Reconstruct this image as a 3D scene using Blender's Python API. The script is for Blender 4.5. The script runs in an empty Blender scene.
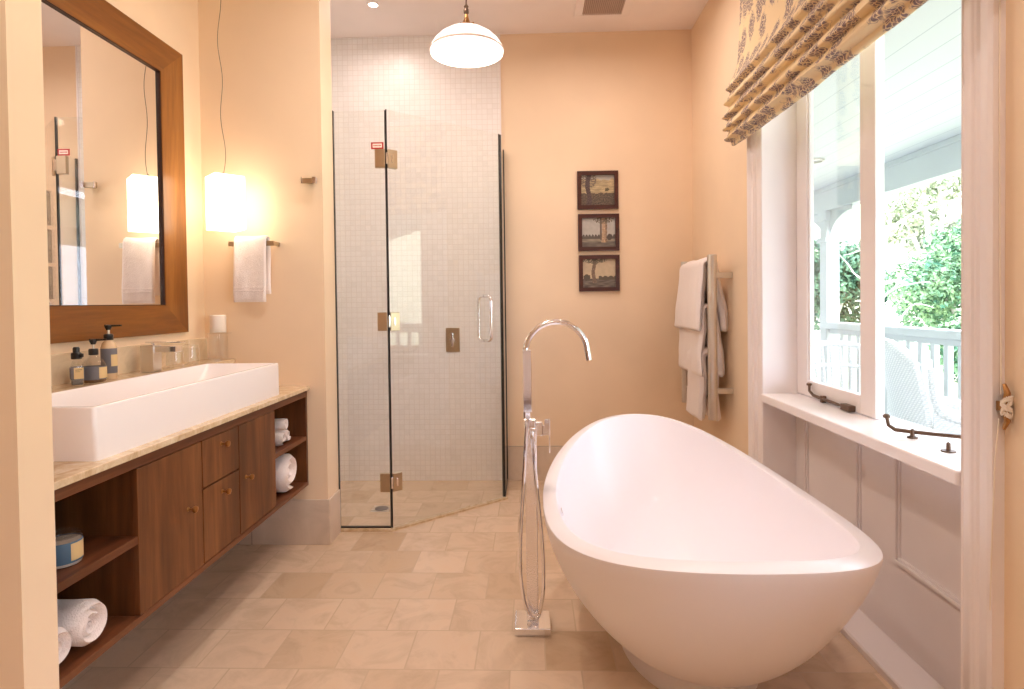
import bpy, bmesh, math, random
from math import sin, cos, pi, radians, sqrt, exp
from mathutils import Vector, Matrix, noise
random.seed(7)
S = bpy.context.scene
COL = S.collection

# ---------------------------------------------------------------- camera, world, sun, exposure
cd = bpy.data.cameras.new('camera'); cam = bpy.data.objects.new('camera', cd); COL.objects.link(cam)
cd.sensor_width = 36; cd.lens = 595/1024*36; cd.shift_y = -0.0307; cd.clip_start = 0.02; cd.clip_end = 500
cam.matrix_world = (Matrix.Translation((0, 0, 1.3)) @ Matrix.Rotation(0.03195, 4, 'Z')
                    @ Matrix.Rotation(pi/2-0.01813, 4, 'X') @ Matrix.Rotation(-0.01245, 4, 'Z'))
S.camera = cam
S.view_settings.view_transform = 'Standard'; S.view_settings.look = 'None'
S.view_settings.exposure = 0.31; S.view_settings.gamma = 1.0; S.view_settings.use_curve_mapping = False
S.cycles.use_denoising = True
S.cycles.max_bounces = 10; S.cycles.diffuse_bounces = 6; S.cycles.glossy_bounces = 6
S.cycles.transparent_max_bounces = 24; S.cycles.transmission_bounces = 8
S.cycles.sample_clamp_indirect = 6.0; S.cycles.caustics_reflective = False; S.cycles.caustics_refractive = False

W = bpy.data.worlds.new('sky'); S.world = W; W.use_nodes = True
wn = W.node_tree.nodes; wb = wn['Background']
wb.inputs[0].default_value = (0.77, 0.84, 1.0, 1); wb.inputs[1].default_value = 7.0

sd = bpy.data.lights.new('sun', 'SUN'); so = bpy.data.objects.new('sun', sd); COL.objects.link(so)
sd.energy = 3.6; sd.angle = radians(1.5); sd.color = (1, 0.96, 0.88)
so.rotation_euler = Vector((0.40, 0.70, -0.80)).to_track_quat('-Z', 'Y').to_euler()

WARM = (1.0, 0.855, 0.79)
DOWNLIGHT_W = 8.0

# ---------------------------------------------------------------- materials
def srgb(r, g, b):
    f = lambda c: (c/255/12.92) if c/255 <= 0.04045 else ((c/255+0.055)/1.055)**2.4
    return (f(r), f(g), f(b), 1)
def mat(name, col, rough=0.5, metal=0.0, spec=0.5, emit=None, es=0.0, coat=0.0):
    m = bpy.data.materials.new(name); m.use_nodes = True
    b = m.node_tree.nodes['Principled BSDF']
    b.inputs['Base Color'].default_value = col; b.inputs['Roughness'].default_value = rough
    b.inputs['Metallic'].default_value = metal; b.inputs['Specular IOR Level'].default_value = spec
    b.inputs['Coat Weight'].default_value = coat
    if emit: b.inputs['Emission Color'].default_value = emit; b.inputs['Emission Strength'].default_value = es
    return m
def N(m, t, **kw):
    n = m.node_tree.nodes.new(t)
    for k, v in kw.items():
        if k in n.inputs: n.inputs[k].default_value = v
        else: setattr(n, k, v)
    return n
def L(m, a, b): m.node_tree.links.new(a, b)
def coords(m, scale=(1, 1, 1), rot=(0, 0, 0), loc=(0, 0, 0), out='Object'):
    tc = N(m, 'ShaderNodeTexCoord'); mp = N(m, 'ShaderNodeMapping')
    mp.inputs['Scale'].default_value = scale; mp.inputs['Rotation'].default_value = rot; mp.inputs['Location'].default_value = loc
    L(m, tc.outputs[out], mp.inputs[0]); return mp.outputs[0]
def ramp(m, fac, stops):
    r = N(m, 'ShaderNodeValToRGB'); e = r.color_ramp.elements
    e[0].position, e[0].color = stops[0]; e[1].position, e[1].color = stops[-1]
    for p, c in stops[1:-1]:
        x = e.new(p); x.color = c
    L(m, fac, r.inputs[0]); return r.outputs[0]
def bump(m, h, strength, dist=0.01):
    b = N(m, 'ShaderNodeBump'); b.inputs['Strength'].default_value = strength; b.inputs['Distance'].default_value = dist
    L(m, h, b.inputs['Height']); L(m, b.outputs[0], m.node_tree.nodes['Principled BSDF'].inputs['Normal'])
def base(m): return m.node_tree.nodes['Principled BSDF'].inputs['Base Color']
def mixc(m, fac, a, b, mode='MIX'):
    x = N(m, 'ShaderNodeMix', data_type='RGBA', blend_type=mode)
    for i, v in ((0, fac), (6, a), (7, b)):
        if hasattr(v, 'is_linked'): L(m, v, x.inputs[i])
        else: x.inputs[i].default_value = v
    return x.outputs[2]

def paint(name, col, rough=0.6):
    m = mat(name, col, rough, spec=0.3)
    v = coords(m); n = N(m, 'ShaderNodeTexNoise', Scale=2.0, Detail=3.0); L(m, v, n.inputs[0])
    c2 = tuple(c*0.93 for c in col[:3])+(1,)
    L(m, ramp(m, n.outputs[0], [(0.35, c2), (0.7, col)]), base(m))
    n2 = N(m, 'ShaderNodeTexNoise', Scale=160.0, Detail=2.0); L(m, v, n2.inputs[0]); bump(m, n2.outputs[0], 0.04, 0.003)
    return m
M = {}
M['wall'] = paint('cream_wall_paint', srgb(246, 221, 190), 0.65)
M['ceil'] = paint('ceiling_paint', srgb(250, 240, 236), 0.7)
M['trim'] = paint('white_gloss_paint', srgb(246, 239, 238), 0.32)
M['ext'] = paint('exterior_white_paint', srgb(208, 212, 212), 0.5)
M['chrome'] = mat('chrome', (0.90, 0.90, 0.93, 1), 0.09, 1.0)
M['column'] = mat('fine_hammered_chrome', (0.95, 0.95, 0.99, 1), 0.2, 1.0)
M['nickel'] = mat('brushed_nickel', srgb(196, 178, 152), 0.28, 1.0)
M['steel'] = mat('satin_steel', srgb(222, 216, 208), 0.36, 1.0)
M['brass'] = mat('aged_brass', srgb(176, 132, 84), 0.35, 1.0)
M['antique'] = mat('antique_bronze', srgb(112, 92, 78), 0.42, 0.8)
M['darkseal'] = mat('dark_glass_edge', srgb(44, 42, 38), 0.35)
M['black'] = mat('black_plastic', srgb(26, 25, 26), 0.3)
M['ceramic'] = mat('white_ceramic', srgb(247, 243, 245), 0.2, coat=0.3)
M['tub'] = mat('satin_white_stone', srgb(247, 243, 248), 0.34, coat=0.08)
M['candle'] = mat('white_wax', srgb(250, 240, 228), 0.5)
M['label_cream'] = mat('cream_label', srgb(226, 196, 142), 0.6)
M['label_grey'] = mat('slate_grey_label', srgb(116, 114, 120), 0.6)
M['label_blue'] = mat('slate_blue_label', srgb(82, 112, 138), 0.6)
M['ink'] = mat('label_ink', srgb(90, 72, 60), 0.7)
M['red'] = mat('red_sticker', srgb(178, 36, 34), 0.5)
M['sticker_white'] = mat('sticker_white', srgb(240, 222, 212), 0.5)
M['cord'] = mat('white_cord', srgb(238, 228, 214), 0.8)
M['greycord'] = mat('grey_flex', srgb(120, 104, 84), 0.5)
M['dark'] = mat('dark_recess', srgb(60, 48, 42), 0.8)
M['drain_grey'] = mat('drain_metal', srgb(150, 150, 155), 0.35, 0.8)
M['liquid'] = mat('amber_soap', srgb(120, 84, 52), 0.2)

_n = N(M['column'], 'ShaderNodeTexNoise', Scale=170.0, Detail=1.0); L(M['column'], coords(M['column']), _n.inputs[0]); bump(M['column'], _n.outputs[0], 0.5, 0.002)
def wood(name, c1, c2, c3, axis='z', scale=1.0, rough=0.35):
    m = mat(name, c1, rough, spec=0.45)
    s = {'z': (14, 14, 1.1), 'y': (14, 1.1, 14), 'x': (1.1, 14, 14)}[axis]
    v = coords(m, tuple(a*scale for a in s))
    n1 = N(m, 'ShaderNodeTexNoise', Scale=1.0, Detail=6.0, Roughness=0.62, Distortion=0.6); L(m, v, n1.inputs[0])
    n2 = N(m, 'ShaderNodeTexNoise', Scale=7.0, Detail=5.0, Roughness=0.7); L(m, v, n2.inputs[0])
    a = ramp(m, n1.outputs[0], [(0.3, c1), (0.5, c2), (0.72, c3)])
    k = ramp(m, n2.outputs[0], [(0.35, (0.72, 0.72, 0.72, 1)), (0.6, (1, 1, 1, 1))])
    L(m, mixc(m, 0.8, a, k, 'MULTIPLY'), base(m)); bump(m, n2.outputs[0], 0.05, 0.002)
    return m
M['walnut'] = wood('walnut_vertical_grain', srgb(76, 42, 20), srgb(112, 66, 34), srgb(144, 92, 52), 'z', 0.7, 0.42)
M['walnut_y'] = wood('walnut_long_grain', srgb(74, 38, 20), srgb(106, 60, 34), srgb(134, 82, 50), 'y', 0.8, 0.42)
M['frame_z'] = wood('honey_wood_upright', srgb(110, 64, 24), srgb(142, 88, 36), srgb(166, 110, 50), 'z', 0.5, 0.3)
M['frame_y'] = wood('honey_wood_rail', srgb(110, 64, 24), srgb(142, 88, 36), srgb(166, 110, 50), 'y', 0.5, 0.3)
M['picframe'] = wood('mahogany_moulding', srgb(58, 26, 18), srgb(76, 36, 24), srgb(90, 46, 32), 'x', 2.0, 0.35)

def stone_tiles(name, tw, th, off, phase, c_lo, c_hi, grout, rough, mortar=0.004, offx=0.5, rot=(0, 0, 0), axis='xy', vein=0.5):
    m = mat(name, c_hi, rough, spec=0.5)
    tc = N(m, 'ShaderNodeTexCoord'); sp = N(m, 'ShaderNodeSeparateXYZ'); L(m, tc.outputs['Object'], sp.inputs[0])
    cb = N(m, 'ShaderNodeCombineXYZ'); idx = {'x': 0, 'y': 1, 'z': 2}
    ax = []
    for i, a in enumerate(axis):
        ad = N(m, 'ShaderNodeMath', operation='ADD'); ad.inputs[1].default_value = phase[i]
        L(m, sp.outputs[idx[a]], ad.inputs[0]); L(m, ad.outputs[0], cb.inputs[i])
    br = N(m, 'ShaderNodeTexBrick'); br.offset = offx; br.offset_frequency = 2; br.squash = 1.0
    br.inputs['Scale'].default_value = 1.0; br.inputs['Mortar Size'].default_value = mortar; br.inputs['Mortar Smooth'].default_value = 0.2
    br.inputs['Brick Width'].default_value = tw; br.inputs['Row Height'].default_value = th
    br.inputs['Color1'].default_value = (0, 0, 0, 1); br.inputs['Color2'].default_value = (1, 1, 1, 1); br.inputs['Mortar'].default_value = (0.5, 0.5, 0.5, 1)
    L(m, cb.outputs[0], br.inputs[0])
    n = N(m, 'ShaderNodeTexNoise', Scale=5.0, Detail=8.0, Roughness=0.65, Distortion=1.2); 
    add = N(m, 'ShaderNodeVectorMath', operation='MULTIPLY_ADD'); L(m, br.outputs[0], add.inputs[0])
    add.inputs[1].default_value = (7, 7, 7); L(m, tc.outputs['Object'], add.inputs[2]); L(m, add.outputs[0], n.inputs[0])
    tone = ramp(m, br.outputs[0], [(0.0, c_lo), (0.35, tuple((a+b*2)/3 for a, b in zip(c_lo, c_hi))), (1.0, c_hi)])
    v = ramp(m, n.outputs[0], [(0.3, (1-0.22*vein, 1-0.24*vein, 1-0.28*vein, 1)), (0.55, (1, 1, 1, 1)), (0.75, (1, 0.97, 0.93, 1))])
    c = mixc(m, 1.0, tone, v, 'MULTIPLY')
    L(m, mixc(m, br.outputs['Fac'], c, grout), base(m))
    inv = N(m, 'ShaderNodeMath', operation='SUBTRACT'); inv.inputs[0].default_value = 1.0; L(m, br.outputs['Fac'], inv.inputs[1])
    hh = N(m, 'ShaderNodeMath', operation='MULTIPLY_ADD'); L(m, n.outputs[0], hh.inputs[0]); hh.inputs[1].default_value = 0.35; L(m, inv.outputs[0], hh.inputs[2])
    bump(m, hh.outputs[0], 0.25, 0.0025)
    return m
M['floor'] = stone_tiles('limestone_floor_tiles', 0.2515, 0.2515, 0, (0.466+0.2515*19.5, -2.078+0.2515*20), srgb(206, 178, 148), srgb(229, 205, 180), srgb(208, 184, 158), 0.24, 0.003, vein=0.8)
M['skirt'] = stone_tiles('stone_skirting_tiles', 0.60, 0.30, 0, (6.33, 6.05), srgb(204, 184, 164), srgb(224, 206, 188), srgb(170, 150, 132), 0.3, 0.003, 0.0, axis='xz')
M['skirt_y'] = stone_tiles('stone_skirting_tiles_side', 0.60, 0.30, 0, (6.1, 6.05), srgb(210, 190, 172), srgb(226, 208, 192), srgb(180, 160, 144), 0.3, 0.003, 0.0, axis='yz')
M['splash'] = stone_tiles('travertine_splash', 0.30, 0.35, 0, (6.0, 6.0), srgb(208, 182, 148), srgb(232, 210, 178), srgb(236, 220, 198), 0.25, 0.003, 0.0, axis='yz', vein=1.0)
M['mosaic'] = stone_tiles('white_mosaic_tiles', 0.0375, 0.0375, 0, (6.0, 6.0), srgb(239, 235, 231), srgb(244, 240, 237), srgb(229, 222, 216), 0.38, 0.0017, 0.0, axis='xz', vein=0.2)
M['mosaic_y'] = stone_tiles('white_mosaic_tiles_side', 0.0375, 0.0375, 0, (6.0, 6.0), srgb(239, 235, 231), srgb(244, 240, 237), srgb(229, 222, 216), 0.38, 0.0017, 0.0, axis='yz', vein=0.2)

m = mat('polished_marble', srgb(214, 186, 146), 0.18); v = coords(m, (6, 6, 6))
n = N(m, 'ShaderNodeTexNoise', Scale=2.2, Detail=8.0, Roughness=0.7, Distortion=1.5); L(m, v, n.inputs[0])
L(m, ramp(m, n.outputs[0], [(0.3, srgb(190, 160, 124)), (0.5, srgb(216, 192, 158)), (0.7, srgb(234, 218, 192))]), base(m)); M['marble'] = m

def towel_mat(name, col):
    m = mat(name, col, 0.95, spec=0.1); v = coords(m)
    n = N(m, 'ShaderNodeTexNoise', Scale=260.0, Detail=2.0); L(m, v, n.inputs[0])
    n2 = N(m, 'ShaderNodeTexNoise', Scale=28.0, Detail=4.0); L(m, v, n2.inputs[0])
    a = N(m, 'ShaderNodeMath', operation='ADD'); L(m, n.outputs[0], a.inputs[0]); L(m, n2.outputs[0], a.inputs[1])
    bump(m, a.outputs[0], 0.6, 0.004); m.node_tree.nodes['Principled BSDF'].inputs['Sheen Weight'].default_value = 0.3
    return m
M['towel'] = towel_mat('white_terry', srgb(246, 236, 232))

def pane_mat(name, tint, ior=1.5, rough=0.0, gain=1.0):
    m = bpy.data.materials.new(name); m.use_nodes = True; nt = m.node_tree; nt.nodes.clear()
    o = nt.nodes.new('ShaderNodeOutputMaterial'); t = nt.nodes.new('ShaderNodeBsdfTransparent'); g = nt.nodes.new('ShaderNodeBsdfGlossy')
    t.inputs[0].default_value = tint; g.inputs['Roughness'].default_value = rough; g.inputs[0].default_value = (1, 1, 1, 1)
    f = nt.nodes.new('ShaderNodeFresnel'); ge = nt.nodes.new('ShaderNodeNewGeometry')
    mr = nt.nodes.new('ShaderNodeMapRange'); mr.inputs[3].default_value = ior; mr.inputs[4].default_value = 1/ior
    nt.links.new(ge.outputs['Backfacing'], mr.inputs[0]); nt.links.new(mr.outputs[0], f.inputs[0])   # same reflectance from both faces
    mu = nt.nodes.new('ShaderNodeMath'); mu.operation = 'MULTIPLY'; mu.inputs[1].default_value = gain; mu.use_clamp = True
    x = nt.nodes.new('ShaderNodeMixShader'); nt.links.new(f.outputs[0], mu.inputs[0]); nt.links.new(mu.outputs[0], x.inputs[0])
    nt.links.new(t.outputs[0], x.inputs[1]); nt.links.new(g.outputs[0], x.inputs[2]); nt.links.new(x.outputs[0], o.inputs[0])
    return m
M['shower_glass'] = pane_mat('clear_shower_glass', (0.978, 0.988, 0.982, 1), 1.5)
M['pane'] = pane_mat('window_pane_glass', (0.985, 0.99, 0.99, 1), 1.45)
M['glass'] = pane_mat('thin_clear_glass', (0.965, 0.965, 0.96, 1), 1.5, 0.02, 1.3)
m = mat('silvered_mirror', (0.9, 0.9, 0.9, 1), 0.0, 1.0); M['mirror'] = m

def emis(name, col, s):
    m = bpy.data.materials.new(name); m.use_nodes = True; nt = m.node_tree; nt.nodes.clear()
    o = nt.nodes.new('ShaderNodeOutputMaterial'); e = nt.nodes.new('ShaderNodeEmission'); e.inputs[0].default_value = col; e.inputs[1].default_value = s
    nt.links.new(e.outputs[0], o.inputs[0]); return m
M['box_glow'] = emis('lit_paper_shade', (1.0, 0.80, 0.58, 1), 5.0)
M['dome_in'] = emis('lit_opal_glass_inside', (1.0, 0.84, 0.66, 1), 5.0)
M['dome_out'] = emis('lit_opal_glass_outside', (1.0, 0.87, 0.78, 1), 1.5)
M['lamp_glow'] = emis('lit_lamp_lens', (1.0, 0.86, 0.66, 1), 12.0)

# toile fabric (woven pattern laid along the cloth, so it follows the folds)
m = mat('toile_fabric', srgb(220, 184, 128), 0.85, spec=0.15)
cb = N(m, 'ShaderNodeUVMap', uv_map='fabric')
ds = N(m, 'ShaderNodeTexNoise', Scale=22.0, Detail=2.0); L(m, cb.outputs[0], ds.inputs[0])
dm = N(m, 'ShaderNodeVectorMath', operation='MULTIPLY_ADD'); L(m, ds.outputs[1], dm.inputs[0]); dm.inputs[1].default_value = (0.045, 0.045, 0); L(m, cb.outputs[0], dm.inputs[2])
mp = N(m, 'ShaderNodeMapping'); mp.inputs['Scale'].default_value = (1.0, 0.62, 1.0); L(m, dm.outputs[0], mp.inputs[0])
vo = N(m, 'ShaderNodeTexVoronoi', Scale=11.0, Randomness=0.8); vo.voronoi_dimensions = '2D'; L(m, mp.outputs[0], vo.inputs[0])
vs = N(m, 'ShaderNodeTexVoronoi', Scale=58.0, Randomness=1.0); vs.voronoi_dimensions = '2D'; vs.feature = 'DISTANCE_TO_EDGE'; L(m, dm.outputs[0], vs.inputs[0])
vl = N(m, 'ShaderNodeTexNoise', Scale=17.0, Detail=1.0); L(m, cb.outputs[0], vl.inputs[0])
A = ramp(m, vo.outputs['Distance'], [(0.37, (1, 1, 1, 1)), (0.47, (0, 0, 0, 1))])
Bq = ramp(m, vs.outputs['Distance'], [(0.05, (0, 0, 0, 1)), (0.16, (1, 1, 1, 1))])
Cq = ramp(m, vl.outputs[0], [(0.485, (0, 0, 0, 1)), (0.50, (0.8, 0.8, 0.8, 1)), (0.515, (0, 0, 0, 1))])
AB = mixc(m, 1.0, A, Bq, 'MULTIPLY')
A2 = ramp(m, vo.outputs['Distance'], [(0.52, (1, 1, 1, 1)), (0.60, (0, 0, 0, 1))])
D = mixc(m, 1.0, AB, mixc(m, 1.0, Cq, A2, 'MULTIPLY'), 'LIGHTEN')
D2 = N(m, 'ShaderNodeTexNoise', Scale=60.0, Detail=2.0); L(m, cb.outputs[0], D2.inputs[0])
tone = ramp(m, D2.outputs[0], [(0.35, srgb(120, 106, 116)), (0.7, srgb(166, 146, 142))])
L(m, mixc(m, D, srgb(238, 215, 174), tone), base(m))
wv = N(m, 'ShaderNodeTexNoise', Scale=400.0, Detail=1.0); L(m, cb.outputs[0], wv.inputs[0]); bump(m, wv.outputs[0], 0.15, 0.001)
M['toile'] = m

m = mat('white_wicker', srgb(236, 236, 234), 0.6); v = coords(m, (1, 1, 1))
w1 = N(m, 'ShaderNodeTexWave', Scale=30.0); w1.bands_direction = 'Z'; L(m, v, w1.inputs[0])
w2 = N(m, 'ShaderNodeTexWave', Scale=22.0); w2.bands_direction = 'DIAGONAL'; L(m, v, w2.inputs[0])
mm = mixc(m, 1.0, w1.outputs[0], w2.outputs[0], 'MULTIPLY')
L(m, ramp(m, mm, [(0.0, srgb(218, 220, 220)), (0.5, srgb(242, 242, 240))]), base(m)); bump(m, mm, 0.5, 0.006); M['wicker'] = m

def leafmat(name, a, b):
    m = mat(name, a, 0.55, spec=0.2); nn = N(m, 'ShaderNodeTexNoise', Scale=3.5, Detail=5.0); L(m, coords(m), nn.inputs[0])
    L(m, ramp(m, nn.outputs[0], [(0.35, a), (0.65, b)]), base(m)); return m
M['leaf'] = leafmat('bright_leaves', srgb(62, 108, 84), srgb(156, 186, 138))
M['leaf2'] = leafmat('dark_leaves', srgb(44, 84, 72), srgb(108, 142, 108))
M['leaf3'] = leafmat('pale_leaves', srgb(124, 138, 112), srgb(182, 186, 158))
M['bark'] = mat('pale_bark', srgb(214, 208, 202), 0.8)
M['grass'] = leafmat('pale_hill_grass', srgb(170, 176, 142), srgb(206, 204, 174))
M['deck'] = wood('weathered_deck', srgb(140, 136, 132), srgb(164, 160, 156), srgb(184, 180, 174), 'y', 1, 0.6)

# boarded veranda ceiling: board joints every 170 mm across x
m = mat('veranda_ceiling_boards', srgb(236, 240, 242), 0.5)
tc = N(m, 'ShaderNodeTexCoord'); sp = N(m, 'ShaderNodeSeparateXYZ'); L(m, tc.outputs['Object'], sp.inputs[0])
a1 = N(m, 'ShaderNodeMath', operation='MULTIPLY_ADD'); L(m, sp.outputs[0], a1.inputs[0]); a1.inputs[1].default_value = 1/0.17; a1.inputs[2].default_value = 20-1.55/0.17
fr = N(m, 'ShaderNodeMath', operation='FRACT'); L(m, a1.outputs[0], fr.inputs[0])
L(m, ramp(m, fr.outputs[0], [(0.0, srgb(150, 158, 166)), (0.05, srgb(204, 208, 210))]), base(m)); M['boards'] = m

# ---------------------------------------------------------------- geometry helpers (world coordinates)
class G:
    def __init__(s): s.bm = bmesh.new()
    def box(s, x0, x1, y0, y1, z0, z1, bev=0.0, seg=2, mtx=None):
        r = bmesh.ops.create_cube(s.bm, size=1.0); vs = r['verts']
        for v in vs:
            v.co = Vector(((x0+x1)/2+v.co.x*(x1-x0), (y0+y1)/2+v.co.y*(y1-y0), (z0+z1)/2+v.co.z*(z1-z0)))
        if bev > 0:
            es = list({e for v in vs for e in v.link_edges})
            r2 = bmesh.ops.bevel(s.bm, geom=es, offset=bev, segments=seg, affect='EDGES', profile=0.5)
            vs = list({v for f in r2['faces'] for v in f.verts} | {v for v in vs if v.is_valid})
        if mtx:
            for v in vs: v.co = mtx @ v.co
        return s
    def hull8(s, pts):   # 8 corners: bottom 4 ccw then top 4
        v = [s.bm.verts.new(p) for p in pts]
        for f in ((3, 2, 1, 0), (4, 5, 6, 7), (0, 1, 5, 4), (1, 2, 6, 5), (2, 3, 7, 6), (3, 0, 4, 7)): s.bm.faces.new([v[i] for i in f])
        return s
    def tube(s, pts, r, n=10, cap=True, flat=None):
        pts = [Vector(p) for p in pts]; rs = r if isinstance(r, (list, tuple)) else [r]*len(pts)
        rings = []; up = None
        for i, p in enumerate(pts):
            t = (pts[min(i+1, len(pts)-1)]-pts[max(i-1, 0)]).normalized()
            if up is None:
                up = Vector((0, 0, 1)) if abs(t.z) < 0.9 else Vector((0, 1, 0))
            a = t.cross(up).normalized(); b = a.cross(t).normalized(); up = b
            rings.append([s.bm.verts.new(p+(a*cos(2*pi*k/n)+b*sin(2*pi*k/n)*(flat or 1))*rs[i]) for k in range(n)])
        for q, w in zip(rings, rings[1:]):
            for k in range(n): s.bm.faces.new((q[k], q[(k+1) % n], w[(k+1) % n], w[k]))
        if cap: s.bm.faces.new(rings[0][::-1]); s.bm.faces.new(rings[-1])
        return s
    def lathe(s, c, prof, n=32, axis='z', cap=True):
        rings = []
        for (r, h) in prof:
            ring = []
            for k in range(n):
                a, b = r*cos(2*pi*k/n), r*sin(2*pi*k/n)
                o = {'z': (a, b, h), 'x': (h, a, b), 'y': (b, h, a)}[axis]
                ring.append(s.bm.verts.new(Vector(c)+Vector(o)))
            rings.append(ring)
        for q, w in zip(rings, rings[1:]):
            for k in range(n): s.bm.faces.new((q[k], q[(k+1) % n], w[(k+1) % n], w[k]))
        if cap: s.bm.faces.new(rings[0][::-1]); s.bm.faces.new(rings[-1])
        return s
    def prism(s, poly, fn, a, b):  # poly list of 2D, fn(u,v,t)->Vector
        p = [s.bm.verts.new(fn(u, v, a)) for u, v in poly]; q = [s.bm.verts.new(fn(u, v, b)) for u, v in poly]
        n = len(poly)
        for k in range(n): s.bm.faces.new((p[k], p[(k+1) % n], q[(k+1) % n], q[k]))
        s.bm.faces.new(p[::-1]); s.bm.faces.new(q); return s
    def grid(s, fn, nu, nv, closeu=False):
        vs = [[s.bm.verts.new(fn(i/(nu if closeu else nu-1), j/(nv-1))) for i in range(nu)] for j in range(nv)]
        for j in range(nv-1):
            for i in range(nu if closeu else nu-1):
                i2 = (i+1) % nu; s.bm.faces.new((vs[j][i], vs[j][i2], vs[j+1][i2], vs[j+1][i]))
        return vs
ORG = {}
def obj(name, g, m, parent=None, smooth=False, kind=None, origin=None):
    bm = g.bm; bmesh.ops.recalc_face_normals(bm, faces=bm.faces)
    me = bpy.data.meshes.new(name)
    org = ORG.get(parent.name, Vector((0, 0, 0))) if parent else (Vector(origin) if origin else Vector((0, 0, 0)))
    if org.length > 0: bmesh.ops.translate(bm, verts=bm.verts, vec=-org)
    bm.to_mesh(me); bm.free()
    if m: me.materials.append(m)
    if smooth:
        for p in me.polygons: p.use_smooth = True
        try: me.set_sharp_from_angle(angle=radians(35 if smooth is True else smooth))
        except Exception: pass
    o = bpy.data.objects.new(name, me); COL.objects.link(o)
    if parent: o.parent = parent
    else: o.location = org
    ORG[o.name] = org
    if kind: o['kind'] = kind
    return o
def thing(name, label, cat, loc, group=None):
    o = bpy.data.objects.new(name, None); COL.objects.link(o); o.empty_display_size = 0.05
    o.location = loc; ORG[o.name] = Vector(loc); o['label'] = label; o['category'] = cat
    if group: o['group'] = group
    return o
def tag(o, label, cat, group=None):
    o['label'] = label; o['category'] = cat
    if group: o['group'] = group
    return o
def struct(name, g, m, smooth=False): return obj(name, g, m, None, smooth, 'structure')

# ---------------------------------------------------------------- room shell
XR, XL, YB, ZC = 1.17, -1.77, 4.33, 3.235
struct('floor', G().box(-3.2, 1.45, -2.2, YB+0.12, -0.12, 0.0), M['floor'])
struct('ceiling', G().box(-3.2, 1.45, -2.2, YB+0.12, ZC, ZC+0.1), M['ceil'])
struct('wall_left', G().box(XL-0.12, XL, 1.245, YB+0.12, 0, ZC), M['wall'])
struct('wall_back', G().box(XL, XR, YB, YB+0.12, 0, ZC), M['wall'])
g = G(); g.box(XR, 1.37, 3.015, YB+0.12, -0.1, ZC); g.box(XR, 1.37, -2.2, -1.0, -0.1, ZC); g.box(XR, 1.37, 0.95, 1.615, -0.1, ZC); g.box(XR, 1.37, -1.0, 0.95, -0.1, 0.80); g.box(XR, 1.37, -1.0, 0.95, 2.65, ZC); g.box(XR, 1.37, 1.615, 3.015, 2.75, ZC)
struct('wall_right', g, M['wall'])
struct('wall_nib_left', G().box(-3.2, -1.112, 1.245, 1.34, 0, ZC), M['wall'])
struct('wall_far_left', G().box(-3.3, -3.2, -2.2, 1.34, 0, ZC), M['wall'])
g = G(); g.box(-3.3, -0.55, -2.3, -2.2, 0, ZC); g.box(0.45, 1.45, -2.3, -2.2, 0, ZC); g.box(-0.55, 0.45, -2.3, -2.2, 2.1, ZC)
struct('wall_rear', g, M['wall'])
g = G(); g.box(-0.55, 0.45, -2.29, -2.25, 0, 2.1); g.box(-0.42, 0.32, -2.25, -2.235, 0.2, 0.95, 0.01); g.box(-0.42, 0.32, -2.25, -2.235, 1.1, 1.95, 0.01)
d1 = struct('door_1', g, M['trim']); obj('dark_reflect_strip', G().box(-0.50, 0.40, -2.25, -2.232, 0.02, 0.18), M['walnut_y'], d1); obj('door_handle', G().box(0.28, 0.40, -2.25, -2.20, 1.0, 1.02, 0.003), M['brass'], d1)  # dark strip added low on the unseen door for the chrome to reflect
for nm, xa, xb_ in (('added_dark_door_2', 0.62, 1.10), ('added_dark_door_3', -1.75, -0.85)):  # unseen dark doors, added to give the chrome dark reflections
    g = G(); g.box(xa, xb_, -2.2, -2.165, 0.0, 2.1, 0.004); g.box(xa+0.08, xb_-0.08, -2.165, -2.155, 0.2, 0.95, 0.004); g.box(xa+0.08, xb_-0.08, -2.165, -2.155, 1.1, 1.95, 0.004)
    struct(nm, g, M['walnut'])
struct('wall_partition', G().box(XL, -1.112, 3.174, 3.355, 0, ZC), M['wall'])
# tiled faces of the shower (thin tile skins on the walls)
g = G(); g.box(XL, -0.205, YB-0.010, YB, 0, ZC); struct('trim_1', g, M['mosaic'])
g = G(); g.box(XL, XL+0.01, 3.355, YB-0.010, 0, ZC); struct('trim_2', g, M['mosaic_y'])
g = G(); g.box(XL+0.01, -1.125, 3.355, 3.363, 0, ZC); struct('trim_3', g, M['mosaic'])
g = G(); g.box(-0.209, -0.199, YB-0.016, YB-0.008, 0, ZC); struct('trim_4', g, M['trim'])
# stone skirting
struct('baseboard_back', G().box(-0.18, XR, YB-0.012, YB, 0, 0.25, 0.002), M['skirt'])
struct('baseboard_partition', G().box(XL, -1.10, 3.162, 3.174, 0, 0.245, 0.002), M['skirt'])
struct('baseboard_partition_end', G().box(-1.112, -1.10, 3.174, 3.345, 0, 0.245, 0.002), M['skirt_y'])
struct('baseboard_right', G().box(XR-0.012, XR, 3.2, YB-0.012, 0, 0.25, 0.002), M['skirt_y'])
struct('baseboard_left', G().box(XL, XL+0.012, 1.34, 3.162, 0, 0.245, 0.002), M['skirt_y'])
g = G(); g.box(-1.112, -0.81, 3.345, 3.385, 0, 0.018, 0.003)
g.hull8([(-0.81, 3.345, 0), (-0.168, 3.905, 0), (-0.196, 3.932, 0), (-0.83, 3.385, 0), (-0.81, 3.345, 0.012), (-0.168, 3.905, 0.012), (-0.196, 3.932, 0.012), (-0.83, 3.385, 0.012)])
struct('trim_5', g, M['marble'])

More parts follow.
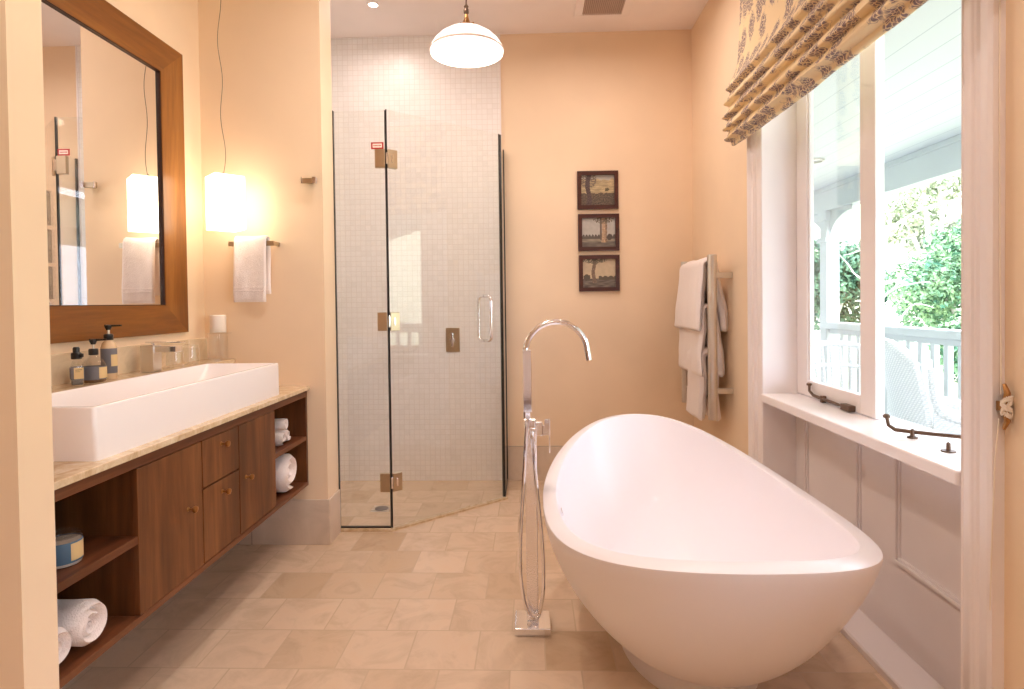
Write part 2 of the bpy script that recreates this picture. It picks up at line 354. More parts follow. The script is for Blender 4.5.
# ---------------------------------------------------------------- window, casing, panelling, sill
def casing(y0, y1, z1, flip, name):
    # moulded architrave standing on the wall face; profile runs across y
    w = y1-y0; prof = [(0, 0), (0, 0.030), (0.10, 0.034), (0.16, 0.028), (0.2, 0.022), (0.42, 0.022), (0.46, 0.028), (0.50, 0.030), (0.53, 0.024),
                       (0.58, 0.030), (0.62, 0.031), (0.66, 0.022), (0.90, 0.020), (0.93, 0.024), (1.0, 0.018), (1.0, 0)]
    P = [((y0+u*w) if not flip else (y1-u*w), XR-v) for u, v in prof]
    g = G(); g.prism(P, lambda a, b, t: Vector((b, a, t)), 0.0, z1)
    return struct(name, g, M['trim'])
casing(3.000, 3.172, 2.86, True, 'trim_6')
casing(1.507, 1.632, 2.86, False, 'trim_7')
g = G(); g.box(XR-0.03, XR, 1.507, 3.172, 2.75, 2.86, 0.004); struct('trim_8', g, M['trim'])
XP = 1.315
g = G(); g.box(XR, 1.375, 3.0, 3.02, 0, 2.75); g.box(XR, 1.375, 1.615, 1.628, 0, 2.75); g.box(XR, 1.375, 1.628, 3.0, 2.74, 2.76)
struct('trim_9', g, M['trim'])          # reveal linings
g = G(); g.box(XP, 1.375, 1.61, 3.0, 0, 0.79)
struct('wall_under_window', g, M['trim'])
def moulding(g, y0, y1, z0, z1, x, w=0.032, t=0.016):
    for a, b, c, d in ((y0, y1, z0, z0+w), (y0, y1, z1-w, z1), (y0, y0+w, z0+w, z1-w), (y1-w, y1, z0+w, z1-w)):
        g.box(x-t*0.45, x, a, b, c, d, 0.002)
    q = w*0.28
    for a, b, c, d in ((y0+q, y1-q, z0+q, z0+w-q), (y0+q, y1-q, z1-w+q, z1-q), (y0+q, y0+w-q, z0+w-q, z1-w+q), (y1-w+q, y1-q, z0+w-q, z1-w+q)):
        g.box(x-t, x-t*0.45, a, b, c, d, 0.003)
g = G(); moulding(g, 2.415, 2.90, 0.335, 0.77, XP); moulding(g, 1.62, 2.19, 0.335, 0.77, XP); struct('trim_10', g, M['trim'])
g = G()
g.prism([(1.19, 0), (1.19, 0.022), (1.196, 0.028), (XP, 0.040), (XP, 0)], lambda a, b, t: Vector((a, t, b)), 1.61, 3.0)
struct('baseboard_window', g, M['trim'])
g = G(); g.box(1.140, 1.43, 1.633, 2.998, 0.789, 0.830, 0.006, 3); struct('trim_11', g, M['trim'])   # window sill board

# closed casement sash (far) with pane
def sash(name, y0, y1, z0, z1, x0, x1, st, label=None):
    g = G(); g.box(x0, x1, y0, y0+st, z0, z1, 0.003); g.box(x0, x1, y1-st, y1, z0, z1, 0.003)
    g.box(x0, x1, y0+st, y1-st, z0, z0+0.075, 0.003); g.box(x0, x1, y0+st, y1-st, z1-0.07, z1, 0.003)
    # glazing bead
    b = 0.010
    for a, c, d, e in ((y0+st, y0+st+b, z0+0.075, z1-0.07), (y1-st-b, y1-st, z0+0.075, z1-0.07)): g.box(x0+0.01, x0+0.022, a, c, d, e)
    f = struct(name, g, M['trim'])
    p = G().box(x0+0.016, x0+0.020, y0+st, y1-st, z0+0.075, z1-0.07); obj('pane', p, M['pane'], f)
    return f
sash('window_1', 2.322, 2.995, 0.834, 2.735, 1.318, 1.354, 0.106)
# opened casement: hinged on the near jamb and swung fully out against the outside wall
g = G(); g.box(1.40, 1.43, 0.93, 1.59, 0.835, 0.915); g.box(1.40, 1.43, 0.93, 1.59, 2.66, 2.735); g.box(1.40, 1.43, 0.93, 1.01, 0.915, 2.66); g.box(1.40, 1.43, 1.51, 1.59, 0.915, 2.66)
w2 = struct('window_2', g, M['trim']); obj('pane', G().box(1.413, 1.417, 1.01, 1.51, 0.915, 2.66), M['pane'], w2)

# second window beside the camera, unseen, added to bring in cool daylight
def plain_sash(name, ya, yb):
    f = struct(name, G().box(1.32, 1.356, ya, ya+0.08, 0.81, 2.64, 0.003).box(1.32, 1.356, yb-0.08, yb, 0.81, 2.64, 0.003).box(1.32, 1.356, ya+0.08, yb-0.08, 0.81, 0.89, 0.003).box(1.32, 1.356, ya+0.08, yb-0.08, 2.56, 2.64, 0.003), M['trim'])
    obj('pane', G().box(1.336, 1.340, ya+0.08, yb-0.08, 0.89, 2.56), M['pane'], f)
plain_sash('unseen_window_3', -0.995, -0.025); plain_sash('unseen_window_4', -0.025, 0.945)
g = G(); g.box(1.13, 1.40, -1.02, 0.97, 0.785, 0.81, 0.004)
for a, b, c, d in ((-1.10, -1.0, 0.81, 2.75), (0.95, 1.05, 0.81, 2.75), (-1.0, 0.95, 2.65, 2.75)): g.box(1.145, 1.17, a, b, c, d, 0.004)
struct('trim_14', g, M['trim'])

# casement stays
t = thing('casement_stay', 'dark bronze casement stay lying along the foot of the closed window sash', 'window stay', (1.30, 2.65, 0.845), 'window stays')
obj('bar', G().tube([(1.302, 2.83, 0.895), (1.300, 2.825, 0.868), (1.302, 2.79, 0.852), (1.303, 2.74, 0.850), (1.303, 2.52, 0.846)], [0.006, 0.006, 0.007, 0.007, 0.006], 10), M['antique'], t, True)
obj('curled_tip', G().lathe((1.302, 2.832, 0.897), [(0.002, -0.008), (0.011, -0.004), (0.012, 0.003), (0.006, 0.009)], 14), M['antique'], t, True)
obj('bracket', G().box(1.290, 1.318, 2.46, 2.53, 0.8345, 0.860, 0.003), M['antique'], t); obj('bracket', G().box(1.298, 1.318, 2.70, 2.72, 0.832, 0.862, 0.002), M['antique'], t)
t = thing('casement_stay', 'dark bronze stay with a curled tip reaching outward across the open half of the sill', 'window stay', (1.25, 2.05, 0.832), 'window stays')
obj('bar', G().tube([(1.222, 2.085, 0.888), (1.222, 2.075, 0.862), (1.235, 2.06, 0.850), (1.262, 2.03, 0.850), (1.31, 1.985, 0.851), (1.49, 1.82, 0.858)], [0.006, 0.006, 0.007, 0.0065, 0.0065, 0.0055], 10), M['antique'], t, True)
obj('curled_tip', G().lathe((1.222, 2.087, 0.890), [(0.002, -0.008), (0.011, -0.004), (0.012, 0.003), (0.006, 0.009)], 14), M['antique'], t, True)
obj('pivot', G().lathe((1.268, 2.02, 0.832), [(0.016, -0.002), (0.016, 0.003), (0.007, 0.006), (0.006, 0.026), (0.001, 0.03)], 14), M['antique'], t, True)
t = obj('sill_pin', G().lathe((1.262, 1.84, 0.8295), [(0.020, 0), (0.020, 0.004), (0.006, 0.006), (0.0055, 0.026), (0.001, 0.03)], 16), M['antique'], None, True)
tag(t, 'small metal locating pin standing alone on the window sill near the casing', 'window pin')

# cleat with wrapped cord on the casing edge
t = thing('cord_cleat', 'brass cleat wound with white blind cord on the near window casing', 'cleat', (1.155, 1.507, 1.03))
g = G(); g.tube([(1.155, 1.490, 0.975), (1.155, 1.480, 0.995), (1.155, 1.486, 1.03), (1.155, 1.480, 1.065), (1.155, 1.490, 1.085)], [0.004, 0.007, 0.008, 0.007, 0.004], 10)
g.box(1.148, 1.162, 1.486, 1.508, 1.018, 1.042, 0.002); obj('cleat_body', g, M['brass'], t, True)
pts = []
for k in range(150):
    a = k/150*2*pi*7; pts.append((1.155+0.011*sin(a*1.0)+0.003*sin(k), 1.482-0.010*cos(a*2)*0.5-0.004, 1.03+0.022*sin(a/2+0.3)+0.006*sin(k*1.7)))
obj('cord', G().tube(pts, 0.0022, 6), M['cord'], t, True)
obj('cord', G().tube([(1.150, 1.498, 2.30), (1.149, 1.499, 1.8), (1.150, 1.497, 1.4), (1.151, 1.494, 1.06)], 0.0018, 6), M['cord'], t, True)
obj('cord', G().tube([(1.146, 1.494, 1.0), (1.140, 1.498, 0.9), (1.136, 1.502, 0.72), (1.132, 1.503, 0.52)], 0.0018, 6), M['cord'], t, True)

# roman blind
t = thing('roman_blind', 'yellow toile-patterned fabric roman blind drawn up over the window', 'blind', (1.10, 2.3, 2.12))
prof = [(1.112, 2.96), (1.112, 2.93), (1.108, 2.80), (1.100, 2.62), (1.086, 2.50), (1.052, 2.43), (1.035, 2.40), (1.062, 2.385), (1.040, 2.352), (1.024, 2.325), (1.055, 2.314), (1.034, 2.285), (1.020, 2.258),
        (1.054, 2.248), (1.034, 2.220), (1.022, 2.195), (1.056, 2.186), (1.040, 2.160), (1.030, 2.140), (1.066, 2.130), (1.070, 2.112), (1.095, 2.118), (1.100, 2.20), (1.118, 2.5), (1.124, 2.93)]
def bl(u, vv):
    k = vv*(len(prof)-1); i = min(int(k), len(prof)-2); f = k-i
    q0, q1, q2, q3 = [prof[max(0, min(len(prof)-1, j))] for j in (i-1, i, i+1, i+2)]
    x, z = [0.5*(2*q1[c]+(-q0[c]+q2[c])*f+(2*q0[c]-5*q1[c]+4*q2[c]-q3[c])*f*f+(-q0[c]+3*q1[c]-3*q2[c]+q3[c])*f**3) for c in (0, 1)]
    y = 1.42+u*(3.17-1.42)
    low = max(0, min(1, (2.55-z)/0.3))
    y += 0.02*low*(u-0.5)*2*(1+0.6*sin(k*2.1))
    x += low*(0.006*noise.noise(Vector((y*5, z*30, 1)))); z += low*(0.008*noise.noise(Vector((y*4, k*0.9, 4)))-0.018*sin(pi*u)*0.4)
    return Vector((x, y, z))
g = G(); vs = g.grid(bl, 60, 200)
n0 = len(vs)
for i in (0, -1):
    pass
uvl = g.bm.loops.layers.uv.new('fabric'); key = {}; acc = 0.0; prev = None
for j, row in enumerate(vs):
    p_ = row[30].co
    if prev is not None: acc += math.hypot(p_.x-prev.x, p_.z-prev.z)
    prev = p_.copy()
    for v_ in row: key[v_] = (v_.co.y, acc)
for f_ in g.bm.faces:
    for lp in f_.loops: lp[uvl].uv = key[lp.vert]
obj('blind_fabric', g, M['toile'], t, 60)
obj('head_rail', G().box(1.105, 1.138, 1.42, 3.17, 2.90, 2.95, 0.003), M['trim'], t)

# ---------------------------------------------------------------- shower screen
H0, H1 = (-0.81, 3.362), (-0.195, 3.905)
t = thing('shower_screen', 'frameless clear glass fixed shower panel beside the partition wall', 'shower screen', (-0.96, 3.362, 0.018), 'shower enclosure')
obj('glass_panel', G().box(-1.110, -0.815, 3.357, 3.367, 0.020, 2.395), M['shower_glass'], t)
g = G(); g.box(-1.112, -1.107, 3.354, 3.370, 0.018, 2.397); g.box(-1.112, -0.812, 3.354, 3.370, 0.018, 0.026); g.box(-0.8160, -0.8135, 3.356, 3.368, 0.020, 2.395)
obj('edge_seal', g, M['darkseal'], t)
s = obj('warning_sticker', G().box(-0.893, -0.822, 3.3550, 3.3565, 2.176, 2.214, 0.0), M['red'], t)
obj('sticker_face', G().box(-0.884, -0.831, 3.3540, 3.3549, 2.184, 2.206), M['sticker_white'], s)
for i in range(7): pass
g = G()
for i in range(6): g.box(-0.879+i*0.0076, -0.8738+i*0.0076, 3.3532, 3.3539, 2.192, 2.198)
obj('sticker_lettering', g, M['red'], s)
# hinged door
dx, dy = H1[0]-H0[0], H1[1]-H0[1]; DL = sqrt(dx*dx+dy*dy); ang = math.atan2(dy, dx)
DM = Matrix.Translation((H0[0], H0[1], 0)) @ Matrix.Rotation(ang, 4, 'Z')
t = thing('shower_door', 'frameless angled glass shower door with chrome pull handle', 'shower door', (-0.5, 3.655, 0.015), 'shower enclosure')
obj('glass_panel', G().box(0.004, DL-0.004, -0.005, 0.005, 0.018, 2.40, mtx=DM), M['shower_glass'], t)
obj('edge_seal', G().box(DL-0.004, DL-0.001, -0.0055, 0.0055, 0.018, 2.40, mtx=DM).box(0.001, 0.0042, -0.0055, 0.006, 0.018, 2.40, mtx=DM), M['darkseal'], t)
for z0 in (2.07, 1.146, 0.225):
    z1 = z0+0.105
    g = G(); g.box(-0.872, -0.815, 3.350, 3.374, z0, z1, 0.002)
    hg = obj('hinge', g, M['nickel'], t)
    obj('hinge_leaf', G().box(0.006, 0.064, -0.014, 0.013, z0, z1, 0.002, mtx=DM), M['nickel'], hg)
    obj('hinge_pin', G().box(-0.006, 0.004, -0.016, 0.006, z0+0.02, z1-0.02, 0.002, mtx=DM).box(0.026, 0.036, -0.018, -0.013, z0+0.03, z1-0.03, 0.001, mtx=DM), M['chrome'], hg)
for sgn in (-1, 1):
    c = DL-0.135; o = 0.066*sgn; zz0, zz1 = 1.045, 1.352
    pts = [(c, 0.004*sgn, zz0+0.01)]
    for k in range(7):
        a = k/6*pi/2; pts.append((c, o-0.035*sgn+0.035*sgn*sin(a), zz0+0.045-0.035*cos(a)))
    for k in range(7):
        a = k/6*pi/2; pts.append((c, o-0.035*sgn+0.035*sgn*cos(a), zz1-0.045+0.035*sin(a)))
    pts.append((c, 0.004*sgn, zz1-0.01))
    obj('handle', G().tube([DM @ Vector(p) for p in pts], 0.0105, 14), M['chrome'], t, True)
# return panel to back wall
t = thing('shower_screen', 'narrow glass return panel with dark edges between shower door and back wall', 'shower screen', (-0.19, 4.14, 0.012), 'shower enclosure')
obj('glass_panel', G().box(-0.195, -0.185, 3.925, 4.318, 0.014, 2.40), M['shower_glass'], t)
obj('edge_seal', G().box(-0.197, -0.183, 3.919, 3.925, 0.012, 2.40).box(-0.199, -0.181, 4.306, 4.319, 0.012, 2.40).box(-0.197, -0.183, 3.925, 4.306, 0.002, 0.014), M['darkseal'], t)
# mixer and drain
t = thing('shower_mixer', 'square metal shower mixer plate with lever on the white mosaic wall', 'shower mixer', (-0.571, YB-0.01, 1.03))
obj('plate', G().box(-0.622, -0.520, YB-0.018, YB-0.010, 0.943, 1.119, 0.002), M['nickel'], t)
g = G().lathe((-0.571, YB-0.018, 1.03), [(0.018, 0), (0.018, -0.035), (0.016, -0.038)], 20, 'y'); g.box(-0.579, -0.563, YB-0.065, YB-0.052, 0.985, 1.085, 0.002)
obj('lever', g, M['chrome'], t)
t = thing('floor_drain', 'small square metal drain in the shower floor', 'drain', (-0.962, 3.722, 0))
obj('drain_frame', G().box(-1.02, -0.905, 3.667, 3.777, 0.0, 0.003, 0.001), M['steel'], t)
g = G().lathe((-0.962, 3.722, 0.003), [(0.042, 0), (0.042, 0.002), (0.036, 0.0025)], 28); obj('drain_grate', g, M['drain_grey'], t)

# ---------------------------------------------------------------- ceiling fittings
t = thing('ceiling_vent', 'square slatted white vent grille in the ceiling', 'vent', (0.5, 3.90, ZC), None)
g = G(); x0, x1, y0, y1 = 0.312, 0.684, 3.72, 4.085; w = 0.055
for a, b, c, d in ((x0, x1, y0, y0+w), (x0, x1, y1-0.035, y1), (x0, x0+w, y0+w, y1-0.035), (x1-w, x1, y0+w, y1-0.035)): g.box(a, b, c, d, ZC-0.014, ZC, 0.003)
obj('vent_frame', g, M['ceil'], t)
obj('vent_backing', G().box(x0+w, x1-w, y0+w, y1-0.035, ZC-0.003, ZC), mat('vent_grey', srgb(176, 150, 134), 0.8), t)
g = G(); k = x0+w+0.006
while k < x1-w-0.004: g.box(k, k+0.006, y0+w, y1-0.035, ZC-0.012, ZC-0.003); k += 0.0125
obj('vent_slats', g, mat('vent_slat', srgb(205, 182, 168), 0.6), t)

def downlight(x, y, label, watts=DOWNLIGHT_W):
    t = thing('ceiling_downlight', label, 'ceiling light', (x, y, ZC), 'recessed ceiling downlights')
    g = G().lathe((x, y, ZC), [(0.028, -0.001), (0.030, -0.008), (0.042, -0.006), (0.044, 0.0)], 28, cap=False); obj('trim_ring', g, M['trim'], t, True)
    obj('lens', G().lathe((x, y, ZC), [(0.001, -0.004), (0.030, -0.004), (0.030, -0.001)], 24), M['lamp_glow'], t)
    ld = bpy.data.lights.new('downlight_lamp', 'AREA'); ld.shape = 'DISK'; ld.size = 0.10; ld.energy = watts; ld.color = WARM; ld.spread = radians(165)
    lo = bpy.data.objects.new('downlight_lamp', ld); COL.objects.link(lo); lo.parent = t; lo.location = (0, 0, -0.015)
downlight(-0.995, 3.845, 'small round recessed downlight in the ceiling over the shower', 4.0)
downlight(-0.60, 2.55, 'added unseen fill downlight in the ceiling in front of the vanity')  # this and the downlights below are out of view, added for warm fill
downlight(0.45, 3.42, 'added unseen fill downlight in the ceiling between the tub and the back wall')
downlight(-0.7, 0.6, 'added unseen fill downlight in the ceiling near the entrance, vanity side')
downlight(0.6, 0.5, 'added unseen fill downlight in the ceiling near the entrance, window side')
downlight(-0.1, -1.2, 'added unseen fill downlight in the ceiling in front of the entry door')

t = thing('dome_pendant_lamp', 'lit white opal glass dome pendant on an antique brass rod', 'pendant lamp', (-0.301, 2.95, 2.53))
c = (-0.301, 2.95, 2.53)
out = [(0.180, 0.0), (0.181, 0.012), (0.176, 0.03), (0.160, 0.055), (0.135, 0.08), (0.10, 0.103), (0.065, 0.118), (0.03, 0.124)]
sh = obj('glass_shade', G().lathe(c, out, 56, cap=False), M['dome_out'], t, 60)
obj('shade_inside', G().lathe(c, [(r-0.004, h-0.001) for r, h in out], 56, cap=True), M['dome_in'], sh, 60)
obj('shade_band', G().lathe(c, [(0.1815, 0.010), (0.1835, 0.014), (0.1800, 0.020)], 56, cap=False), mat('band_glass', srgb(232, 206, 190), 0.3), sh, 60)
g = G().lathe(c, [(0.046, 0.117), (0.044, 0.124), (0.026, 0.134), (0.020, 0.150), (0.012, 0.170), (0.009, 0.19)], 24); obj('brass_cap', g, M['brass'], t, True)
for k in range(3):
    a = k*2*pi/3+0.5; g = G().tube([Vector(c)+Vector((0.02*cos(a), 0.02*sin(a), 0.150)), Vector(c)+Vector((0.036*cos(a), 0.036*sin(a), 0.158)), Vector(c)+Vector((0.048*cos(a), 0.048*sin(a), 0.140)), Vector(c)+Vector((0.044*cos(a), 0.044*sin(a), 0.120))], 0.004, 8); obj('brass_scroll', g, M['brass'], t, True)
obj('finial', G().lathe(c, [(0.006, 0.188), (0.013, 0.197), (0.014, 0.212), (0.008, 0.222), (0.012, 0.228), (0.006, 0.238)], 18), M['antique'], t, True)
obj('rod', G().tube([(c[0], c[1], c[2]+0.235), (c[0], c[1], ZC-0.02)], 0.004, 10), M['antique'], t, True)
obj('ceiling_rose', G().lathe((c[0], c[1], ZC), [(0.05, 0), (0.05, -0.01), (0.03, -0.025), (0.006, -0.03)], 24), M['antique'], t, True)
ld = bpy.data.lights.new('pendant_bulb', 'POINT'); ld.energy = 12; ld.color = WARM; ld.shadow_soft_size = 0.10
lo = bpy.data.objects.new('pendant_bulb', ld); COL.objects.link(lo); lo.parent = t; lo.location = (0, 0, -0.03)

t = thing('box_pendant_lamp', 'glowing white square paper box pendant hanging beside the mirror', 'pendant lamp', (-1.57, 3.015, 1.69))
BM_ = Matrix.Translation((-1.560, 3.015, 0)) @ Matrix.Rotation(radians(46), 4, 'Z')
obj('paper_shade', G().box(-0.073, 0.073, -0.073, 0.073, 1.690, 1.962, 0.002, mtx=BM_), M['box_glow'], t)
pts = []
for k in range(40):
    z = 1.965+(ZC-1.965)*k/39; pts.append((-1.57+0.010*sin(k*0.52)+0.006*sin(k*0.23), 3.015+0.004*sin(k*0.4), z))
obj('flex', G().tube(pts, 0.0016, 6), M['greycord'], t, True)
obj('flex_cap', G().lathe((-1.57, 3.015, 1.962), [(0.012, 0), (0.012, 0.008), (0.003, 0.02)], 14), M['greycord'], t, True)

# ---------------------------------------------------------------- mirror, splash, ledge
t = thing('wall_mirror', 'large rectangular mirror in a wide honey-brown wooden frame over the vanity', 'mirror', (-1.75, 2.2, 1.17))
y0, y1, z0, z1, w = 1.42, 2.990, 1.169, 2.576, 0.151; xf, xb = -1.753, XL
yi1 = 2.806; wy = y1-yi1; wb_ = 0.137
def bar_(pts2): # pts2: polygon in (y,z); slight inward bevel
    g = G(); g.prism(pts2, lambda a, b, tt: Vector((tt, a, b)), xb, xf); return g
for nm, poly, mm in (('frame_rail', [(y0, z0), (y1, z0), (yi1, z0+wb_), (y0+wy, z0+wb_)], 'frame_y'), ('frame_rail', [(y0+wy, z1-w), (yi1, z1-w), (y1, z1), (y0, z1)], 'frame_y'),
                     ('frame_stile', [(yi1, z0+wb_), (y1, z0), (y1, z1), (yi1, z1-w)], 'frame_z'), ('frame_stile', [(y0, z0), (y0+wy, z0+wb_), (y0+wy, z1-w), (y0, z1)], 'frame_z')):
    obj(nm, bar_(poly), M[mm], t)
obj('mirror_glass', G().box(xb, -1.7665, y0+wy-0.01, yi1+0.004, z0+wb_-0.004, z1-w+0.004), M['mirror'], t)
g = G(); e = 0.004
for a, b, c_, d in ((y0+wy, yi1, z0+wb_, z0+wb_+e), (y0+wy, yi1, z1-w-e, z1-w), (yi1-e, yi1, z0+wb_, z1-w), (y0+wy, y0+wy+e, z0+wb_, z1-w)): g.box(-1.766, -1.756, a, b, c_, d)
obj('inner_bead', g, mat('dark_wood_bead', srgb(62, 30, 14), 0.4), t)

struct('trim_12', G().box(XL, XL+0.012, 1.342, 3.174, 1.013, 1.128, 0.001), M['splash'])     # stone splashback strip
struct('trim_13', G().box(XL, -1.606, 1.342, 3.174, 0.863, 1.013, 0.002), M['marble'])       # raised stone ledge behind basin

# ---------------------------------------------------------------- vanity
XF = -1.215; VY0, VY1, VZ0, VZ1 = 1.344, 3.170, 0.325, 0.842
t = thing('vanity_cabinet', 'long wall-hung dark walnut vanity cabinet with doors, drawers and open shelves', 'vanity', (-1.5, 2.26, 0.325))
g = G(); g.box(XL+0.014, XF+0.0, VY0, VY1, VZ0, 0.346, 0.001); obj('bottom_panel', g, M['walnut_y'], t)
obj('top_rail', G().box(XL+0.014, XF, VY0, VY1, 0.806, VZ1, 0.001), M['walnut_y'], t)
obj('back_panel', G().box(XL+0.014, XL+0.03, VY0, VY1, 0.346, 0.806), M['walnut'], t)
for ya, yb in ((VY0, VY0+0.02), (1.782, 1.800), (2.744, 2.762), (3.150, VY1)): obj('side_panel', G().box(XL+0.03, XF-(0.001 if ya < 1.5 or ya > 3 else 0.0195), ya, yb, 0.346, 0.806), M['walnut'], t)
obj('shelf', G().box(XL+0.03, XF-0.002, VY0+0.02, 1.782, 0.570, 0.594, 0.001), M['walnut_y'], t)
obj('shelf', G().box(XL+0.03, XF-0.002, 2.763, 3.150, 0.572, 0.594, 0.001), M['walnut_y'], t)
def knob(y, z, par):
    g = G().lathe((XF+0.018, y, z), [(0.009, -0.003), (0.0085, 0.001), (0.0045, 0.004), (0.0042, 0.014), (0.009, 0.018), (0.0125, 0.024), (0.0115, 0.031), (0.004, 0.034)], 20, 'x')
    obj('knob', g, M['brass'], par, True)
def front(nm, ya, yb, za, zb, ky, kz):
    f = obj(nm, G().box(XF-0.001, XF+0.018, ya, yb, za, zb, 0.0015), M['walnut'], t); knob(ky, kz, f)
# put fronts so their faces sit flush with XF
_XF = XF; XF = XF-0.018
front('door', 1.780, 2.137, 0.348, 0.803, 2.045, 0.585)
front('drawer', 2.143, 2.412, 0.628, 0.803, 2.277, 0.762)
front('drawer', 2.143, 2.412, 0.350, 0.622, 2.277, 0.575)
front('door', 2.418, 2.762, 0.350, 0.803, 2.470, 0.575)
XF = _XF
g = G(); g.box(XL+0.014, -1.198, VY0, 3.172, 0.842, 0.863, 0.003)
ct = obj('vanity_countertop', g, M['marble'], None); tag(ct, 'pale marble countertop slab on the walnut vanity', 'countertop')

# basin: rectangular trough with sloping floor
t = thing('basin', 'long white rectangular ceramic trough basin on the marble countertop', 'sink', (-1.42, 2.26, 0.863))
g = G(); bx0, bx1, by0, by1, bz0, bz1 = -1.600, -1.236, 1.637, 2.875, 0.8632, 1.018
def rr(x0, x1, y0, y1, z, r, n=5):
    P = []
    for (cx, cy, a0) in ((x1-r, y1-r, 0), (x0+r, y1-r, pi/2), (x0+r, y0+r, pi), (x1-r, y0+r, 1.5*pi)):
        for k in range(n+1): a = a0+k/n*pi/2; P.append(Vector((cx+r*cos(a), cy+r*sin(a), z)))
    return P
tp = 0.006
levels = [rr(bx0+tp, bx1-tp*0, by0+tp, by1+0.0, bz0, 0.012), rr(bx0, bx1, by0, by1-0.004, bz1-0.005, 0.012), rr(bx0+0.001, bx1-0.001, by0+0.001, by1-0.005, bz1-0.002, 0.012), rr(bx0+0.004, bx1-0.004, by0+0.004, by1-0.008, bz1, 0.012),
          rr(bx0+0.014, bx1-0.014, by0+0.014, by1-0.018, bz1, 0.012), rr(bx0+0.017, bx1-0.017, by0+0.018, by1-0.022, bz1-0.004, 0.012),
          rr(bx0+0.030, bx1-0.022, by0+0.10, by1-0.10, bz1-0.062, 0.03), rr(bx0+0.05, bx1-0.05, by0+0.22, by1-0.22, bz1-0.098, 0.04), rr(bx0+0.12, bx1-0.12, by0+0.45, by1-0.45, bz1-0.104, 0.03)]
rings = [[g.bm.verts.new(p) for p in lv] for lv in levels]
for q, w_ in zip(rings, rings[1:]):
    n = len(q)
    for k in range(n): g.bm.faces.new((q[k], q[(k+1) % n], w_[(k+1) % n], w_[k]))
g.bm.faces.new(rings[0][::-1]); g.bm.faces.new(rings[-1])
obj('bowl', g, M['ceramic'], t, 75)
obj('waste', G().lathe((-1.42, 2.26, bz1-0.104), [(0.001, 0.002), (0.028, 0.002), (0.030, 0.0)], 24), M['chrome'], t, True)

# basin mixer
t = thing('basin_mixer', 'square chrome basin mixer tap on the stone ledge under the mirror', 'tap', (-1.68, 2.575, 1.013))
obj('body', G().box(-1.712, -1.652, 2.545, 2.605, 1.0135, 1.130, 0.002), M['steel'], t)
obj('spout', G().box(-1.655, -1.555, 2.552, 2.598, 1.100, 1.126, 0.002), M['chrome'], t)
g = G().lathe((-1.672, 2.575, 1.130), [(0.008, 0), (0.006, 0.006), (0.009, 0.012)], 14)
obj('lever', G().box(-1.695, -1.535, 2.556, 2.594, 1.1405, 1.1455, 0.001), M['chrome'], t); obj('pivot', g, M['chrome'], t, True)

# tumblers (upside down)
def tumbler(x, y, label):
    z = 1.0135
    g = G().lathe((x, y, z), [(0.038, 0.0), (0.0385, 0.03), (0.036, 0.085), (0.034, 0.100), (0.028, 0.104), (0.001, 0.104)], 28, cap=False)
    g.lathe((x, y, z), [(0.036, 0.0), (0.0365, 0.03), (0.034, 0.080), (0.031, 0.088), (0.001, 0.089)], 28, cap=False)
    o = obj('drinking_glass', g, M['glass'], None, True, origin=(x, y, z)); tag(o, label, 'glass', 'upturned tumblers by the basin mixer')
tumbler(-1.650, 2.70, 'clear glass tumbler upside down on the ledge, next to the mixer tap')
tumbler(-1.650, 2.83, 'clear glass tumbler upside down, the one nearer the candle')

# hurricane candle
t = thing('candle_holder', 'tall clear glass cylinder candle holder at the far end of the basin ledge', 'candle holder', (-1.650, 3.085, 1.013))
c = (-1.650, 3.085, 1.0135)
obj('glass_base', G().lathe(c, [(0.05, 0), (0.05, 0.004), (0.047, 0.006), (0.047, 0.138), (0.050, 0.142)], 32, cap=False), M['glass'], t, True)
obj('glass_plate', G().lathe(c, [(0.001, 0.138), (0.062, 0.140), (0.064, 0.144), (0.062, 0.147), (0.001, 0.146)], 36, cap=False), M['glass'], t, True)
t = obj('pillar_candle', G().lathe((c[0], c[1], c[2]+0.147), [(0.038, 0), (0.040, 0.003), (0.040, 0.088), (0.037, 0.092), (0.001, 0.089)], 32), M['candle'], None, True, origin=(c[0], c[1], c[2]+0.147))
tag(t, 'thick white pillar candle standing on the glass holder', 'candle')

# toiletries
def pump(par, c, z, s=1.0, spray=False):
    x, y = c
    obj('pump_collar', G().lathe((x, y, z), [(0.016*s, 0), (0.017*s, 0.002), (0.017*s, 0.020), (0.014*s, 0.024)], 20), M['black'], par, True)
    g = G().lathe((x, y, z), [(0.005*s, 0.02), (0.005*s, 0.045)], 12)
    if spray:
        g = G().lathe((x, y, z), [(0.011, 0.018), (0.011, 0.040), (0.008, 0.044)], 16); g.box(x-0.005, x+0.024, y-0.006, y+0.006, z+0.006, z+0.020, 0.002)
        obj('spray_head', g, M['black'], par, True); return
    obj('pump_stem', g, M['label_grey'] if False else M['steel'], par, True)
    g = G().lathe((x, y, z), [(0.008*s, 0.040), (0.013*s, 0.052), (0.012*s, 0.058), (0.004, 0.061)], 16)
    g.hull8([(x-0.012, y-0.006, z+0.052), (x+0.045*s, y-0.004+0.012, z+0.054), (x+0.045*s, y+0.004+0.012, z+0.054), (x-0.012, y+0.006, z+0.052),
             (x-0.012, y-0.006, z+0.061), (x+0.045*s, y-0.004+0.012, z+0.060), (x+0.045*s, y+0.004+0.012, z+0.060), (x-0.012, y+0.006, z+0.061)])
    obj('pump_nozzle', g, M['black'], par, True)
ZL = 1.0135
